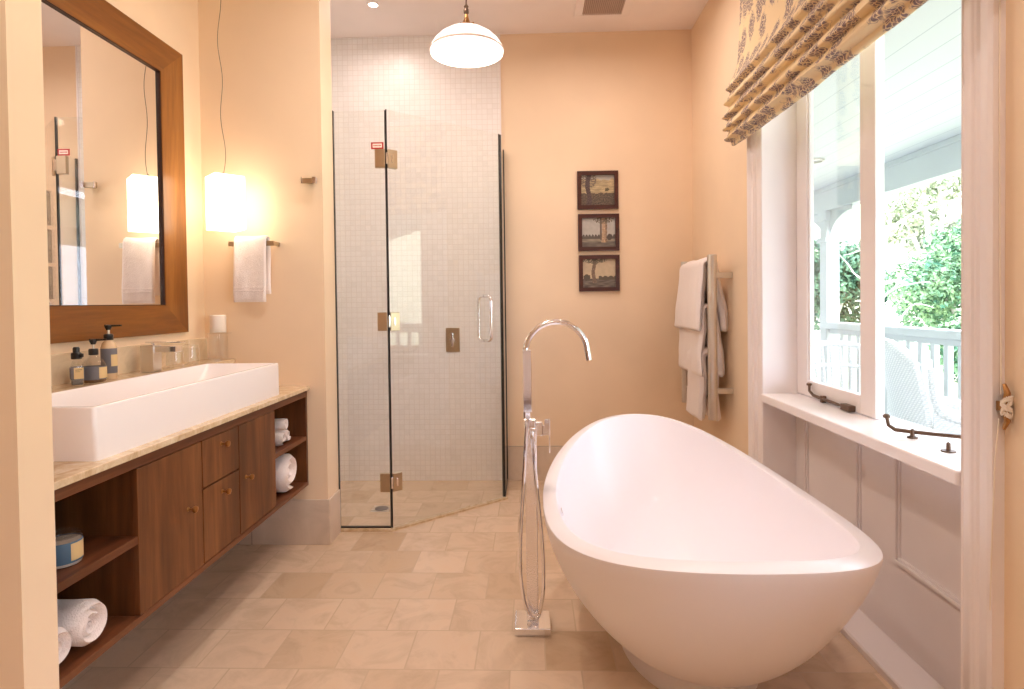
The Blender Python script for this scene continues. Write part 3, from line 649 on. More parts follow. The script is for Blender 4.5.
# square small spray bottle
t = thing('spray_bottle', 'small square clear bottle with black spray top and cream label, nearest the camera', 'bottle', (-1.672, 2.128, ZL), 'toiletry bottles')
x, y = -1.672, 2.132
BR = Matrix.Translation((x, y, 0)) @ Matrix.Rotation(radians(-48), 4, 'Z') @ Matrix.Translation((-x, -y, 0))
obj('bottle_body', G().box(x-0.020, x+0.020, y-0.020, y+0.020, ZL, ZL+0.078, 0.005, 3, BR).lathe((x, y, ZL), [(0.017, 0.078), (0.012, 0.092), (0.010, 0.098)], 20), M['glass'], t, True)
obj('liquid', G().box(x-0.017, x+0.017, y-0.017, y+0.017, ZL+0.004, ZL+0.022, 0.004, 2, BR), mat('grey_liquid', srgb(110, 104, 100), 0.3), t)
obj('label', G().box(x-0.0208, x+0.0208, y-0.0208, y+0.0208, ZL+0.022, ZL+0.070, 0.005, 2, BR), M['label_grey'], t)
lb = obj('front_label', G().box(x+0.0208, x+0.0216, y-0.010, y+0.019, ZL+0.026, ZL+0.067, mtx=BR), M['label_cream'], t)
obj('label_text', G().box(x+0.0216, x+0.0219, y-0.006, y+0.014, ZL+0.058, ZL+0.0600, mtx=BR), M['ink'], lb)
obj('label_text', G().box(x+0.0216, x+0.0219, y-0.006, y+0.008, ZL+0.052, ZL+0.0532, mtx=BR), M['ink'], lb)
pump(t, (x, y), ZL+0.098, 1, True)
# round pump bottle
t = thing('pump_bottle', 'squat rounded clear pump bottle with wide grey label, between the other two bottles', 'bottle', (-1.668, 2.222, ZL), 'toiletry bottles')
x, y = -1.668, 2.212
obj('bottle_body', G().lathe((x, y, ZL), [(0.034, 0), (0.040, 0.004), (0.041, 0.05), (0.039, 0.068), (0.030, 0.086), (0.016, 0.098), (0.013, 0.108)], 32), M['glass'], t, True)
obj('liquid', G().lathe((x, y, ZL), [(0.034, 0.003), (0.037, 0.006), (0.038, 0.016)], 28), M['liquid'], t, True)
obj('label', G().lathe((x, y, ZL), [(0.0405, 0.014), (0.0418, 0.015), (0.0418, 0.062), (0.0405, 0.063)], 32, cap=False), M['label_grey'], t, True)
def arc_label(x, y, r, a0, a1, z0, z1, m, par, name='front_label'):
    g = G(); g.grid(lambda u, v: Vector((x+r*cos(a0+(a1-a0)*u), y+r*sin(a0+(a1-a0)*u), z0+(z1-z0)*v)), 10, 2)
    g.grid(lambda u, v: Vector((x+(r-0.0006)*cos(a0+(a1-a0)*u), y+(r-0.0006)*sin(a0+(a1-a0)*u), z0+(z1-z0)*v)), 10, 2)
    return obj(name, g, m, par, True)
arc_label(x, y, 0.0425, radians(-30), radians(26), ZL+0.018, ZL+0.060, M['label_cream'], t)
pump(t, (x, y), ZL+0.106, 0.95)
# tall pump bottle
t = thing('pump_bottle', 'tallest slim pump bottle of pale lotion with grey label, third from the camera', 'bottle', (-1.690, 2.325, ZL), 'toiletry bottles')
x, y = -1.690, 2.325
obj('bottle_body', G().lathe((x, y, ZL), [(0.025, 0), (0.0275, 0.004), (0.0275, 0.125), (0.023, 0.142), (0.015, 0.152), (0.013, 0.158)], 32), mat('pale_lotion', srgb(228, 198, 160), 0.25), t, True)
obj('label', G().lathe((x, y, ZL), [(0.0277, 0.024), (0.0281, 0.025), (0.0281, 0.122), (0.0277, 0.123)], 32, cap=False), M['label_grey'], t, True)
arc_label(x, y, 0.0287, radians(-40), radians(30), ZL+0.052, ZL+0.098, M['label_cream'], t)
pump(t, (x, y), ZL+0.156, 1.0)

# candle jar on the open shelf
x, y, z = -1.300, 1.590, 0.5945
t = thing('jar', 'glass jar candle with blue wrap and cream label on the open vanity shelf', 'jar', (x, y, z))
obj('jar_glass', G().lathe((x, y, z), [(0.044, 0), (0.046, 0.003), (0.046, 0.074), (0.043, 0.078)], 36, cap=False), M['glass'], t, True)
obj('wax', G().lathe((x, y, z), [(0.043, 0.002), (0.044, 0.004), (0.044, 0.064)], 36), mat('cream_wax', srgb(214, 200, 186), 0.5), t, True)
obj('label', G().lathe((x, y, z), [(0.0462, 0.010), (0.0467, 0.011), (0.0467, 0.066), (0.0462, 0.067)], 36, cap=False), M['label_blue'], t, True)
lb = arc_label(x, y, 0.0474, radians(-28), radians(30), z+0.016, z+0.062, M['label_cream'], t)
obj('lid', G().lathe((x, y, z), [(0.047, 0.078), (0.047, 0.081), (0.034, 0.082), (0.034, 0.090), (0.001, 0.090)], 36), M['glass'], t, True)

# ---------------------------------------------------------------- towels
def drape(fn_path, length_fn, a0, a1, thick, nu, nv, nzs, seed, place, wob=0.006):
    """a sheet following a 2-D path (list of (p,q)), extruded along the third axis, with thickness."""
    g = G(); P = fn_path
    L_ = [0]
    for a, b in zip(P, P[1:]): L_.append(L_[-1]+math.dist(a, b))
    def at(s):
        s *= L_[-1]
        for i in range(len(P)-1):
            if s <= L_[i+1] or i == len(P)-2:
                f = (s-L_[i])/max(1e-9, L_[i+1]-L_[i]); a, b = P[i], P[i+1]
                tx, ty = (b[0]-a[0]), (b[1]-a[1]); l = math.hypot(tx, ty)
                return a[0]+(b[0]-a[0])*f, a[1]+(b[1]-a[1])*f, -ty/l, tx/l
    def pos(u, v, side):
        p, q, nx, ny = at(v); e = min(u, 1-u); ev = min(v, 1-v)
        th = thick/2*sqrt(max(0.0, min(1, e/0.03)))*(0.35+0.65*min(1, ev/0.015))
        k = a0+(a1-a0)*u
        wv = wob*noise.noise(Vector((k*nzs, v*3.1, seed)))*2+wob*0.5*noise.noise(Vector((k*nzs*3, v*11, seed+5)))
        return place(p+nx*(th*side+wv), q+ny*(th*side+wv), k+wob*noise.noise(Vector((v*4, u*2, seed+9))))
    A_ = g.grid(lambda u, v: pos(u, v, 1), nu, nv); B_ = g.grid(lambda u, v: pos(u, v, -1), nu, nv)
    for X, Y in ((A_[0], B_[0]), (A_[-1], B_[-1])):
        for i in range(nu-1): g.bm.faces.new((X[i], X[i+1], Y[i+1], Y[i]))
    for c_ in (0, -1):
        for j in range(nv-1): g.bm.faces.new((A_[j][c_], A_[j+1][c_], B_[j+1][c_], B_[j][c_]))
    return g
# hand towel on bar on the partition
t = thing('towel_bar', 'short square nickel towel bar on the cream partition wall', 'towel rail', (-1.47, 3.14, 1.625))
obj('bar', G().box(-1.594, -1.350, 3.098, 3.110, 1.614, 1.640, 0.001), M['nickel'], t)
for x in (-1.588, -1.356): obj('mount', G().box(x-0.006, x+0.006, 3.108, 3.174, 1.616, 1.638, 0.001), M['nickel'], t)
path = [(3.072, 1.318), (3.070, 1.35), (3.072, 1.42), (3.076, 1.5), (3.080, 1.58), (3.084, 1.63)]+[(3.104-0.020*cos(a), 1.640+0.020*sin(a)) for a in [k*pi/8 for k in range(9)]]+[(3.126, 1.60), (3.130, 1.5), (3.132, 1.36)]
g = drape(path, None, -1.556, -1.382, 0.016, 26, 60, 9, 3, lambda p, q, k: Vector((k, p, q)), 0.004)
t = thing('hand_towel', 'folded white hand towel over the bar beside the box pendant', 'towel', (-1.483, 3.10, 1.32))
obj('terry_cloth', g, M['towel'], t, 60)
obj('woven_hem', G().box(-1.552, -1.386, 3.0575, 3.0615, 1.374, 1.379, 0.001).box(-1.552, -1.386, 3.0575, 3.0615, 1.392, 1.396, 0.001), M['towel'], t)
# robe hook
t = thing('robe_hook', 'small square nickel robe hook on the partition by the shower', 'hook', (-1.166, 3.174, 1.957))
obj('plate', G().box(-1.208, -1.128, 3.130, 3.142, 1.944, 1.972, 0.001), M['nickel'], t); obj('mount', G().box(-1.180, -1.154, 3.142, 3.174, 1.948, 1.968, 0.001), M['nickel'], t)
obj('lip', G().box(-1.208, -1.203, 3.120, 3.132, 1.942, 1.976), M['chrome'], t); obj('lip', G().box(-1.148, -1.128, 3.120, 3.131, 1.942, 1.976), M['chrome'], t)

# heated rail
t = thing('towel_rail', 'upright steel ladder towel rail standing off the right wall', 'towel rail', (1.055, 3.8, 0.6))
for y in (3.50, 4.11): obj('post', G().tube([(1.055, y, 0.600), (1.055, y, 1.562)], 0.0265, 24), M['steel'], t, True)
for z in (1.505, 1.235, 0.965, 0.715): obj('rung', G().tube([(1.055, 3.50, z), (1.055, 4.11, z)], 0.010, 14), M['steel'], t, True)
for y in (3.50, 4.11):
    for z in (1.442, 0.768): obj('bracket', G().box(1.06, XR, y-0.012, y+0.012, z-0.016, z+0.016, 0.002), M['steel'], t)
def rail_towel(zb, zf, zr, y0, y1, seed, label, th=0.030, out=0.045, flare=0.02, back=0.045, curl=False):
    path = [(1.055-out-flare, zf), (1.055-out-flare*0.7, zf+(zb-zf)*0.3), (1.055-out*0.8-flare*0.3, zf+(zb-zf)*0.7), (1.055-0.034, zb-0.03)]
    path += [(1.055-0.032*cos(a), zb+0.026*sin(a)-0.002) for a in [k*pi/8 for k in range(9)]]
    path += [(1.055+0.04, zb-0.06), (1.055+back, zr+(zb-zr)*0.4), (1.055+back+0.012, zr)]
    g = drape(path, None, y0, y1, th, 30, 70, 7, seed, lambda p, q, k: Vector((p, k, q)), 0.007)
    tt = thing('bath_towel', label, 'towel', (1.055, (y0+y1)/2, zf), 'towels on the ladder rail')
    obj('terry_cloth', g, M['towel'], tt, 60)
rail_towel(1.505, 1.115, 1.11, 3.55, 4.08, 11, 'thick white bath towel folded over the top rung of the ladder rail', 0.044, 0.046, 0.016, 0.085)
rail_towel(1.235, 0.845, 0.84, 3.56, 4.06, 21, 'white bath towel folded over the second rung, below the topmost towel', 0.040, 0.036, 0.008, 0.066)
rail_towel(0.965, 0.58, 0.575, 3.57, 3.86, 31, 'narrow white towel hanging lowest on the ladder rail', 0.042, 0.034, 0.012, 0.040)

# rolled towels
def roll(cx_y, cz, R, x0, x1, label, seed, turns=2.4, th=0.022, squash=0.92, group='rolled towels in the vanity'):
    path = []; r0 = R-turns*th*1.08; n = int(turns*22)
    for k in range(n+1):
        a = k/n*turns*2*pi; r = max(0.004, r0)+(R-max(0.004, r0))*k/n
        path.append((cx_y+r*cos(a+seed), cz+r*sin(a+seed)*squash))
    def pl(p, q, k):
        dd = math.hypot(p-cx_y, q-cz)/R
        e = (k-x0)/(x1-x0); return Vector((k+(0.010*(1-dd) if e < 0.5 else -0.018*(1-min(1, dd))-0.02*max(0, dd-0.8)*2), p, q))
    g = drape(path, None, x0, x1, th, 18, n*2, 6, seed, pl, 0.003)
    tt = thing('rolled_towel', label, 'towel', ((x0+x1)/2, cx_y, cz-R*squash), group); obj('terry_cloth', g, M['towel'], tt, 60)
roll(1.602, 0.418, 0.063, -1.52, -1.222, 'white rolled towel in the bottom left bay, farther from the camera', 0.4)
roll(1.475, 0.416, 0.062, -1.50, -1.217, 'white rolled towel in the bottom left bay, nearest the camera', 2.0)
roll(2.980, 0.454, 0.090, -1.56, -1.222, 'large white rolled towel in the lower right bay', 1.2, 2.6, 0.034, 1.0)
roll(2.928, 0.634, 0.031, -1.50, -1.235, 'small white face towel roll on the right shelf, lower left', 0.9, 1.6, 0.014, 1)
roll(3.010, 0.634, 0.031, -1.50, -1.245, 'small white face towel roll on the right shelf, lower right', 2.1, 1.6, 0.014, 1)
roll(2.966, 0.699, 0.030, -1.50, -1.240, 'small white face towel roll resting on top of two others', 3.3, 1.6, 0.014, 1)

# ---------------------------------------------------------------- pictures
def painting(x0, x1, z0, z1, kind, label):
    t = thing('framed_picture', label, 'picture', ((x0+x1)/2, YB, z0), 'small framed landscapes')
    w = 0.028; y0, y1 = YB-0.024, YB
    g = G(); g.prism([(x0, z0), (x1, z0), (x1-w, z0+w), (x0+w, z0+w)], lambda a, b, q: Vector((a, q, b)), y0, y1)
    g.prism([(x0+w, z1-w), (x1-w, z1-w), (x1, z1), (x0, z1)], lambda a, b, q: Vector((a, q, b)), y0, y1)
    g.prism([(x0, z0), (x0+w, z0+w), (x0+w, z1-w), (x0, z1)], lambda a, b, q: Vector((a, q, b)), y0, y1)
    g.prism([(x1-w, z0+w), (x1, z0), (x1, z1), (x1-w, z1-w)], lambda a, b, q: Vector((a, q, b)), y0, y1)
    obj('frame', g, M['picframe'], t)
    g = G(); nx, nz = 72, 64
    a0, a1, b0, b1 = x0+w, x1-w, z0+w, z1-w
    vs = [[g.bm.verts.new((a0+(a1-a0)*i/nx, YB-0.008, b0+(b1-b0)*j/nz)) for i in range(nx+1)] for j in range(nz+1)]
    lay = g.bm.loops.layers.float_color.new('paint')
    def col(u, v):
        n1 = noise.noise(Vector((u*9, v*9, kind*3))); n2 = noise.noise(Vector((u*26, v*26, kind))); n3 = noise.noise(Vector((u*5, v*22, kind+7)))
        if kind == 0:
            c = (176, 158, 122) if v < 0.86+0.06*n1 else (168, 164, 156)
            if 0.42 < v < 0.86: c = tuple(q*(1+0.22*n3+0.08*n2) for q in c)
            if v < 0.40+0.05*n1: c = tuple(q*(0.78+0.35*n2) for q in (120, 104, 86))
            if abs(u-0.22-0.03*sin(v*7)) < 0.07+0.05*max(0, 0.25-v): c = tuple(q*(0.85+0.3*n2) for q in (98, 80, 78))
            elif v > 0.55 and (u-0.22)**2/0.06+(v-0.85)**2/0.08 < 1 and n2 > -0.1: c = (112, 100, 86)
            if (u-0.78)**2/0.004+(v-0.52)**2/0.003 < 1+n2: c = (92, 84, 62)
        elif kind == 1:
            c = (182, 178, 170) if v > 0.3 else (128, 118, 104)
            if v > 0.3: c = tuple(q*(1+0.06*n1) for q in c)
            if 0.18 < v < 0.30: c = tuple(q*(1+0.2*n3) for q in (146, 136, 118))
            if 0.28 < v < 0.36+0.08*abs(sin(u*34)) and (u < 0.55 or u > 0.8): c = (92, 84, 76)
            if v <= 0.18: c = tuple(q*(1+0.25*n3) for q in (112, 104, 94))
            if abs(u-0.68) < 0.075+0.12*max(0, 0.3-v)+0.02*n1 and v > 0.16: c = tuple(q*(1+0.25*n2-(0.25 if u > 0.71 else 0)) for q in (178, 150, 122))
            if abs(u-0.57) < 0.03 and v > 0.25: c = (108, 94, 84)
            if (u-0.65)**2/0.10+(v-0.97)**2/0.03 < 1 and n2 > 0.02: c = (104, 94, 78)
            if (u-0.83)**2/0.006+(v-0.34)**2/0.012 < 1: c = (84, 74, 66)
        else:
            c = tuple(q*(1+0.05*n1) for q in (196, 178, 148)) if v > 0.32 else tuple(q*(0.9+0.35*n3) for q in (124, 112, 100))
            if 0.26 < v < 0.36+0.05*abs(sin(u*19+1)) and u > 0.48: c = (98, 88, 72)
            if (u-0.12)**2/0.012+(v-0.36)**2/0.012 < 1+n2*0.5: c = (96, 86, 72)
            if abs(u-0.34-0.02*sin(v*9)) < 0.055+0.1*max(0, 0.3-v) and v > 0.15: c = tuple(q*(0.95+0.35*n2) for q in (128, 108, 92))
            if abs((v-0.78)-(u-0.36)*0.9) < 0.02 and 0.34 < u < 0.6: c = (120, 102, 86)
            if ((u-0.35)**2/0.16+(v-0.99)**2/0.02 < 1) and n2 > -0.05: c = (104, 96, 78)
        return srgb(*[max(0, min(255, q)) for q in c])
    for j in range(nz):
        for i in range(nx):
            f = g.bm.faces.new((vs[j][i], vs[j][i+1], vs[j+1][i+1], vs[j+1][i]))
            cc = col((i+.5)/nx, (j+.5)/nz)
            for lp in f.loops: lp[lay] = cc
    obj('painted_canvas', g, M['paint'], t)
m = mat('landscape_paint', (1, 1, 1, 1), 0.5); va = N(m, 'ShaderNodeVertexColor', layer_name='paint'); L(m, va.outputs[0], base(m)); M['paint'] = m
painting(0.344, 0.637, 1.963, 2.236, 0, 'topmost small framed landscape, dark tree at left before golden hills')
painting(0.347, 0.641, 1.663, 1.928, 1, 'middle small framed landscape with a pale thick tree trunk right of centre')
painting(0.350, 0.641, 1.372, 1.632, 2, 'lowest small framed landscape with a leaning tree left of centre')

# ---------------------------------------------------------------- freestanding tap
t = thing('bath_filler', 'tall freestanding chrome bath tap with arched spout and hand shower hose', 'tap', (-0.007, 2.36, 0))
obj('base_plate', G().box(-0.077, 0.063, 2.290, 2.432, 0, 0.030, 0.003), M['chrome'], t)
obj('column', G().box(-0.030, 0.016, 2.348, 2.386, 0.030, 0.80, 0.003), M['column'], t)
g = G().box(-0.034, 0.012, 2.345, 2.386, 0.800, 0.838, 0.003)
obj('diverter', g, M['chrome'], t)
hw = G().box(-0.036, 0.000, 2.322, 2.352, 0.868, 1.112, 0.003); hw.box(-0.028, -0.008, 2.330, 2.346, 0.838, 0.868, 0.002)
obj('hand_shower', hw, M['chrome'], t)
R_ = 0.123; cx_, cz_ = 0.099, 1.097
pts = [(-0.024, 2.366, 0.838), (-0.024, 2.366, 1.02), (-0.024, 2.366, 1.09)]+[(cx_-R_*cos(a), 2.366, cz_+R_*sin(a)) for a in [k*pi/24 for k in range(1, 23)]]
lx, lz = pts[-1][0], pts[-1][2]; pts += [(lx+0.003, 2.366, lz-0.02), (lx+0.010, 2.366, lz-0.062)]
sp_ = obj('spout', G().tube(pts, 0.0115, 18), M['chrome'], t, True)
g = G().box(0.012, 0.040, 2.350, 2.392, 0.768, 0.826, 0.004); obj('mixer_body', g, M['chrome'], t)
g = G().box(0.040, 0.052, 2.345, 2.378, 0.772, 0.812, 0.002).box(0.048, 0.070, 2.338, 2.347, 0.775, 0.838, 0.001).box(0.064, 0.069, 2.332, 2.342, 0.705, 0.80, 0.001)
obj('mixer_lever', g, M['chrome'], t)
pts = []
ctrl = [(-0.018, 2.338, 0.845), (-0.026, 2.330, 0.76), (-0.038, 2.322, 0.58), (-0.052, 2.318, 0.36), (-0.052, 2.318, 0.22), (-0.036, 2.320, 0.11), (-0.012, 2.322, 0.062), (0.006, 2.322, 0.055), (0.022, 2.322, 0.085), (0.036, 2.320, 0.18), (0.034, 2.320, 0.34), (0.016, 2.326, 0.55), (0.002, 2.336, 0.72), (-0.004, 2.342, 0.79)]
def cr(P, n=8):
    out = []
    for i in range(len(P)-1):
        p0, p1, p2, p3 = [Vector(P[max(0, min(len(P)-1, j))]) for j in (i-1, i, i+1, i+2)]
        for k in range(n):
            s = k/n; out.append(0.5*((2*p1)+(-p0+p2)*s+(2*p0-5*p1+4*p2-p3)*s*s+(-p0+3*p1-3*p2+p3)*s**3))
    out.append(Vector(P[-1])); return out
hp = cr(ctrl, 14); g = G().tube(hp, [0.0078 if k % 2 else 0.0066 for k in range(len(hp))], 10)
obj('hose', g, M['chrome'], t, True)

# ---------------------------------------------------------------- bathtub
t = thing('bathtub', 'freestanding white oval stone bathtub with a tall sweeping rim', 'bathtub', (0.533, 2.223, 0))
cx, cy, ta, tb, tth, tz0, tk1, tk2, te = 0.533, 2.223, 0.852, 0.498, 1.595, 0.563, 0.024, 0.127, -0.078
def rim(a, off=0.0):
    s = cos(a); q = sin(a); pw = lambda w: math.copysign(abs(w)**0.895, w)
    return (ta-off)*pw(s), (tb-off)*pw(q)*(1+te*s), tz0+tk1*s+tk2*s*s-0.005*q*(1+s)
def W_(X, Y, z): return Vector((cx+X*cos(tth)-Y*sin(tth), cy+X*sin(tth)+Y*cos(tth), z))
fa, fb, fh, fs, ft = 0.305, 0.232, 0.056, 0.077, -0.059
NA = 128
def hullpt(a, X, Y, z0_, z1_, h, k):
    c2 = cos(a)**2; g_ = (1-(1-h)**(1.575-0.551*c2))**(1/(1.20+0.632*c2)); x0_, y0_ = k*fa*cos(a)+fs, k*fb*sin(a)+ft
    return W_(x0_+(X-x0_)*g_, y0_+(Y-y0_)*g_, z0_+(z1_-z0_)*h)
def outer(u, v):
    a = u*2*pi; X, Y, zr = rim(a)
    return hullpt(a, X, Y, fh, zr, (1-v)**1.5, 1.0)
g = G(); ov = g.grid(lambda u, v: outer(u, 0.008+v*0.992), NA, 34, True)
def ringat(off, dz):
    r = []
    for i in range(NA):
        a = i/NA*2*pi; X, Y, zr = rim(a, off); r.append(g.bm.verts.new(W_(X, Y, zr+dz)))
    return r
rings = [ov[0], ringat(0.0015, 0.002), ringat(0.005, 0.004), ringat(0.050, 0.010), ringat(0.053, 0.009), ringat(0.055, 0.004)]
zb_ = 0.125
for j in range(1, 22):
    h = (1-j/21)**1.6; r = []
    for i in range(NA):
        a = i/NA*2*pi; X, Y, zr = rim(a, 0.055)
        r.append(g.bm.verts.new(hullpt(a, X, Y, zb_, zr+0.004, h, 0.72)))
    rings.append(r)
for q, w_ in zip(rings, rings[1:]):
    for k in range(NA): g.bm.faces.new((q[k], q[(k+1) % NA], w_[(k+1) % NA], w_[k]))
g.bm.faces.new(rings[-1]); g.bm.faces.new(ov[-1])
tubo = obj('tub_shell', g, M['tub'], t, 50)
g = G(); fp = []
for z, e1, e2 in ((0.0, 0.355, 0.243), (0.008, 0.355, 0.243), (0.045, 0.342, 0.232), (0.085, 0.325, 0.205)):
    fp.append([g.bm.verts.new(W_(e1*cos(i/NA*2*pi)+0.027, e2*sin(i/NA*2*pi)-0.037, z)) for i in range(NA)])
for q, w_ in zip(fp, fp[1:]):
    for k in range(NA): g.bm.faces.new((q[k], q[(k+1) % NA], w_[(k+1) % NA], w_[k]))
g.bm.faces.new(fp[0][::-1]); g.bm.faces.new(fp[-1]); obj('foot', g, M['tub'], t, 50)
g = G(); g.lathe((0, 0, 0), [(0.001, 0.004), (0.026, 0.004), (0.032, 0.0)], 24)
for v_ in g.bm.verts: v_.co = Vector((cx+v_.co.x, cy+v_.co.y, zb_+0.001+v_.co.z))
obj('plug_hole', g, M['chrome'], t, True)
# overflow slot on the inner face, tap side
aa = pi/2-0.03; Xo, Yo, zo = rim(aa, 0.055); po = hullpt(aa, Xo, Yo, zb_, zo+0.004, 0.86, 0.72)
g = G(); g.box(-0.002, 0.008, -0.028, 0.028, -0.007, 0.007, 0.002)
for v_ in g.bm.verts: v_.co = po+Matrix.Rotation(tth-pi/2, 3, 'Z') @ (Matrix.Rotation(radians(-16), 3, 'Y') @ v_.co)
obj('overflow_slot', g, M['chrome'], t)

# ---------------------------------------------------------------- veranda and garden
struct('floor_veranda', G().box(1.39, 3.25, -4.0, 10.5, -0.16, -0.06), M['deck'])
struct('ceiling_veranda', G().box(1.39, 3.2, -4.0, 10.5, 2.45, 2.50), M['boards'])
struct('wall_exterior', G().box(1.37, 1.39, -4.0, -1.0, -0.2, 2.45).box(1.37, 1.39, 0.95, 1.615, -0.2, 2.45).box(1.37, 1.39, -1.0, 0.95, -0.2, 0.8).box(1.37, 1.39, 3.02, 10.5, -0.2, 2.45).box(1.375, 1.39, 1.615, 3.02, -0.2, 0.78), M['ext'])
t = thing('veranda_beam', 'white painted beam running along the outer edge of the veranda ceiling', 'beam', (3.12, 4.5, 2.2))
obj('beam_board', G().box(3.06, 3.18, -4.0, 10.5, 2.205, 2.45, 0.004), M['ext'], t); obj('beam_moulding', G().box(3.045, 3.06, -4.0, 10.5, 2.405, 2.45, 0.003), M['ext'], t)
def post(y, label):
    t = thing('veranda_post', label, 'post', (3.12, y, -0.06), 'veranda posts')
    obj('shaft', G().box(3.05, 3.19, y-0.07, y+0.07, -0.06, 2.205, 0.012), M['ext'], t)
    obj('capital', G().box(3.035, 3.205, y-0.09, y+0.09, 2.10, 2.205, 0.006), M['ext'], t); obj('collar', G().box(3.03, 3.21, y-0.10, y+0.10, 1.88, 1.93, 0.008), M['ext'], t)
    for s in (-1, 1):
        P = [(y+s*0.07, 2.205), (y+s*0.50, 2.205), (y+s*0.50, 2.16)]+[(y+s*(0.50-0.43*sin(a)), 2.16-0.26*(1-cos(a))) for a in [k*pi/2/8 for k in range(1, 9)]]
        if s > 0: P = P[::-1]
        obj('bracket', G().prism(P, lambda a, b, q: Vector((q, a, b)), 3.09, 3.15), M['ext'], t)
post(6.32, 'white veranda post with curved brackets seen through the closed window sash')
post(2.45-0.75, 'white veranda post beyond the near side of the window')
t = thing('veranda_railing', 'white timber balustrade with square balusters along the veranda', 'railing', (3.12, 4, 0.0))
obj('top_rail', G().box(3.04, 3.20, 1.77, 6.25, 0.985, 1.055, 0.010).box(3.08, 3.16, 1.77, 6.25, 0.94, 0.985, 0.004), M['ext'], t)
obj('bottom_rail', G().box(3.09, 3.15, 1.77, 6.25, 0.06, 0.13, 0.006), M['ext'], t)
y = 1.85; bal = None
while y < 6.2:
    if bal is None: bal = obj('baluster', G().box(3.098, 3.142, y-0.024, y+0.024, 0.13, 0.94, 0.003), M['ext'], t); y0b = y
    else:
        c_ = bal.copy(); COL.objects.link(c_); c_.parent = t; c_.location = bal.location+Vector((0, y-y0b, 0))
    y += 0.15

def wicker_chair(x, y, w, label, ztop, openback=False, rot=0):
    """armchair facing -y, back at y."""
    t = thing('wicker_armchair', label, 'chair', (x, y-0.3, -0.06), 'white wicker chairs on the veranda')
    zs = 0.36
    def back(u, v):
        a = (u-0.5)*2; z = zs+(ztop-zs)*v*(1-0.16*abs(a)**3*v)
        return Vector((x+a*w/2*(1-0.04*(1-v)), y+0.10*v-0.16*a*a, z))
    if openback:
        obj('back_rail', G().tube([back(i/16, 0.72) for i in range(17)], 0.016, 8), M['wicker'], t, True)
        for i in range(9): obj('back_slat', G().tube([back(0.06+0.11*i, 0.0), back(0.06+0.11*i, 1.0)], 0.011, 8), M['wicker'], t, True)
    for nm, o in (() if openback else (('backrest', 0),)):
        g = G(); A_ = g.grid(lambda u, v: back(u, v)+Vector((0, 0.012, 0)), 17, 13); B_ = g.grid(lambda u, v: back(u, v)-Vector((0, 0.012, 0)), 17, 13)
        for X, Y in ((A_[0], B_[0]), (A_[-1], B_[-1])):
            for i in range(16): g.bm.faces.new((X[i], X[i+1], Y[i+1], Y[i]))
        for c_ in (0, -1):
            for j in range(12): g.bm.faces.new((A_[j][c_], A_[j+1][c_], B_[j+1][c_], B_[j][c_]))
        obj(nm, g, M['wicker'], t, True)
    obj('top_roll', G().tube([back(i/20, 1.0) for i in range(21)], 0.022, 10), M['wicker'], t, True)
    obj('seat', G().box(x-w/2+0.03, x+w/2-0.03, y-0.55, y-0.02, zs-0.05, zs, 0.02), M['wicker'], t)
    for s in (-1, 1):
        top = [(x+s*w/2, y-0.13, ztop-0.12), (x+s*w/2, y-0.15, ztop-0.30), (x+s*(w/2+0.01), y-0.22, ztop-0.36), (x+s*(w/2+0.02), y-0.46, ztop-0.40), (x+s*(w/2+0.01), y-0.60, ztop-0.43), (x+s*(w/2), y-0.60, ztop-0.53)]
        ar = obj('arm', G().tube(cr(top, 6), 0.028, 10), M['wicker'], t, True)
        tp_ = cr(top[:5], 6)
        g = G(); g.grid(lambda u, v: Vector((tp_[min(len(tp_)-1, int(u*(len(tp_)-1)))].x, tp_[min(len(tp_)-1, int(u*(len(tp_)-1)))].y, zs-0.05+(tp_[min(len(tp_)-1, int(u*(len(tp_)-1)))].z-zs+0.05)*v)), 16, 8)
        so_ = obj('side_weave', g, M['wicker'], t, True); sm = so_.modifiers.new('s', 'SOLIDIFY'); sm.thickness = 0.018; sm.offset = 0
        for yy in (y-0.56, y-0.08): obj('leg', G().tube([(x+s*(w/2-0.03), yy, zs-0.02), (x+s*(w/2-0.02), yy, -0.06)], 0.018, 10), M['wicker'], t, True)
    t.rotation_euler.z = rot
wicker_chair(2.34, 3.56, 0.54, 'white wicker armchair on the veranda outside the open casement', 1.05, False, radians(60))
wicker_chair(2.32, 4.60, 0.62, 'white wicker armchair farther along the veranda, seen through the closed sash', 0.95, True)
obj_ = G().tube([(2.32, 5.0, 2.449), (2.32, 5.0, 2.43)], 0.05, 24)
o = obj('ceiling_ring', G().lathe((2.36, 5.05, 2.448), [(0.085, 0), (0.085, -0.012), (0.070, -0.014), (0.068, 0)], 32, cap=False), M['steel'], None, True); tag(o, 'round metal light fitting ring on the veranda ceiling', 'ceiling light')

# garden ground and hill
g = G()
def hill(u, v):
    x = 3.3+u*75; y = -12+v*95
    d = max(0, x-9)+0.25*max(0, y-8)
    z = -1.0+0.34*d+1.0*noise.noise(Vector((x*0.06, y*0.06, 0)))*min(1, d/6)
    return Vector((x, y, z))
g.grid(hill, 60, 60); gr = struct('ground', g, M['grass'], True)

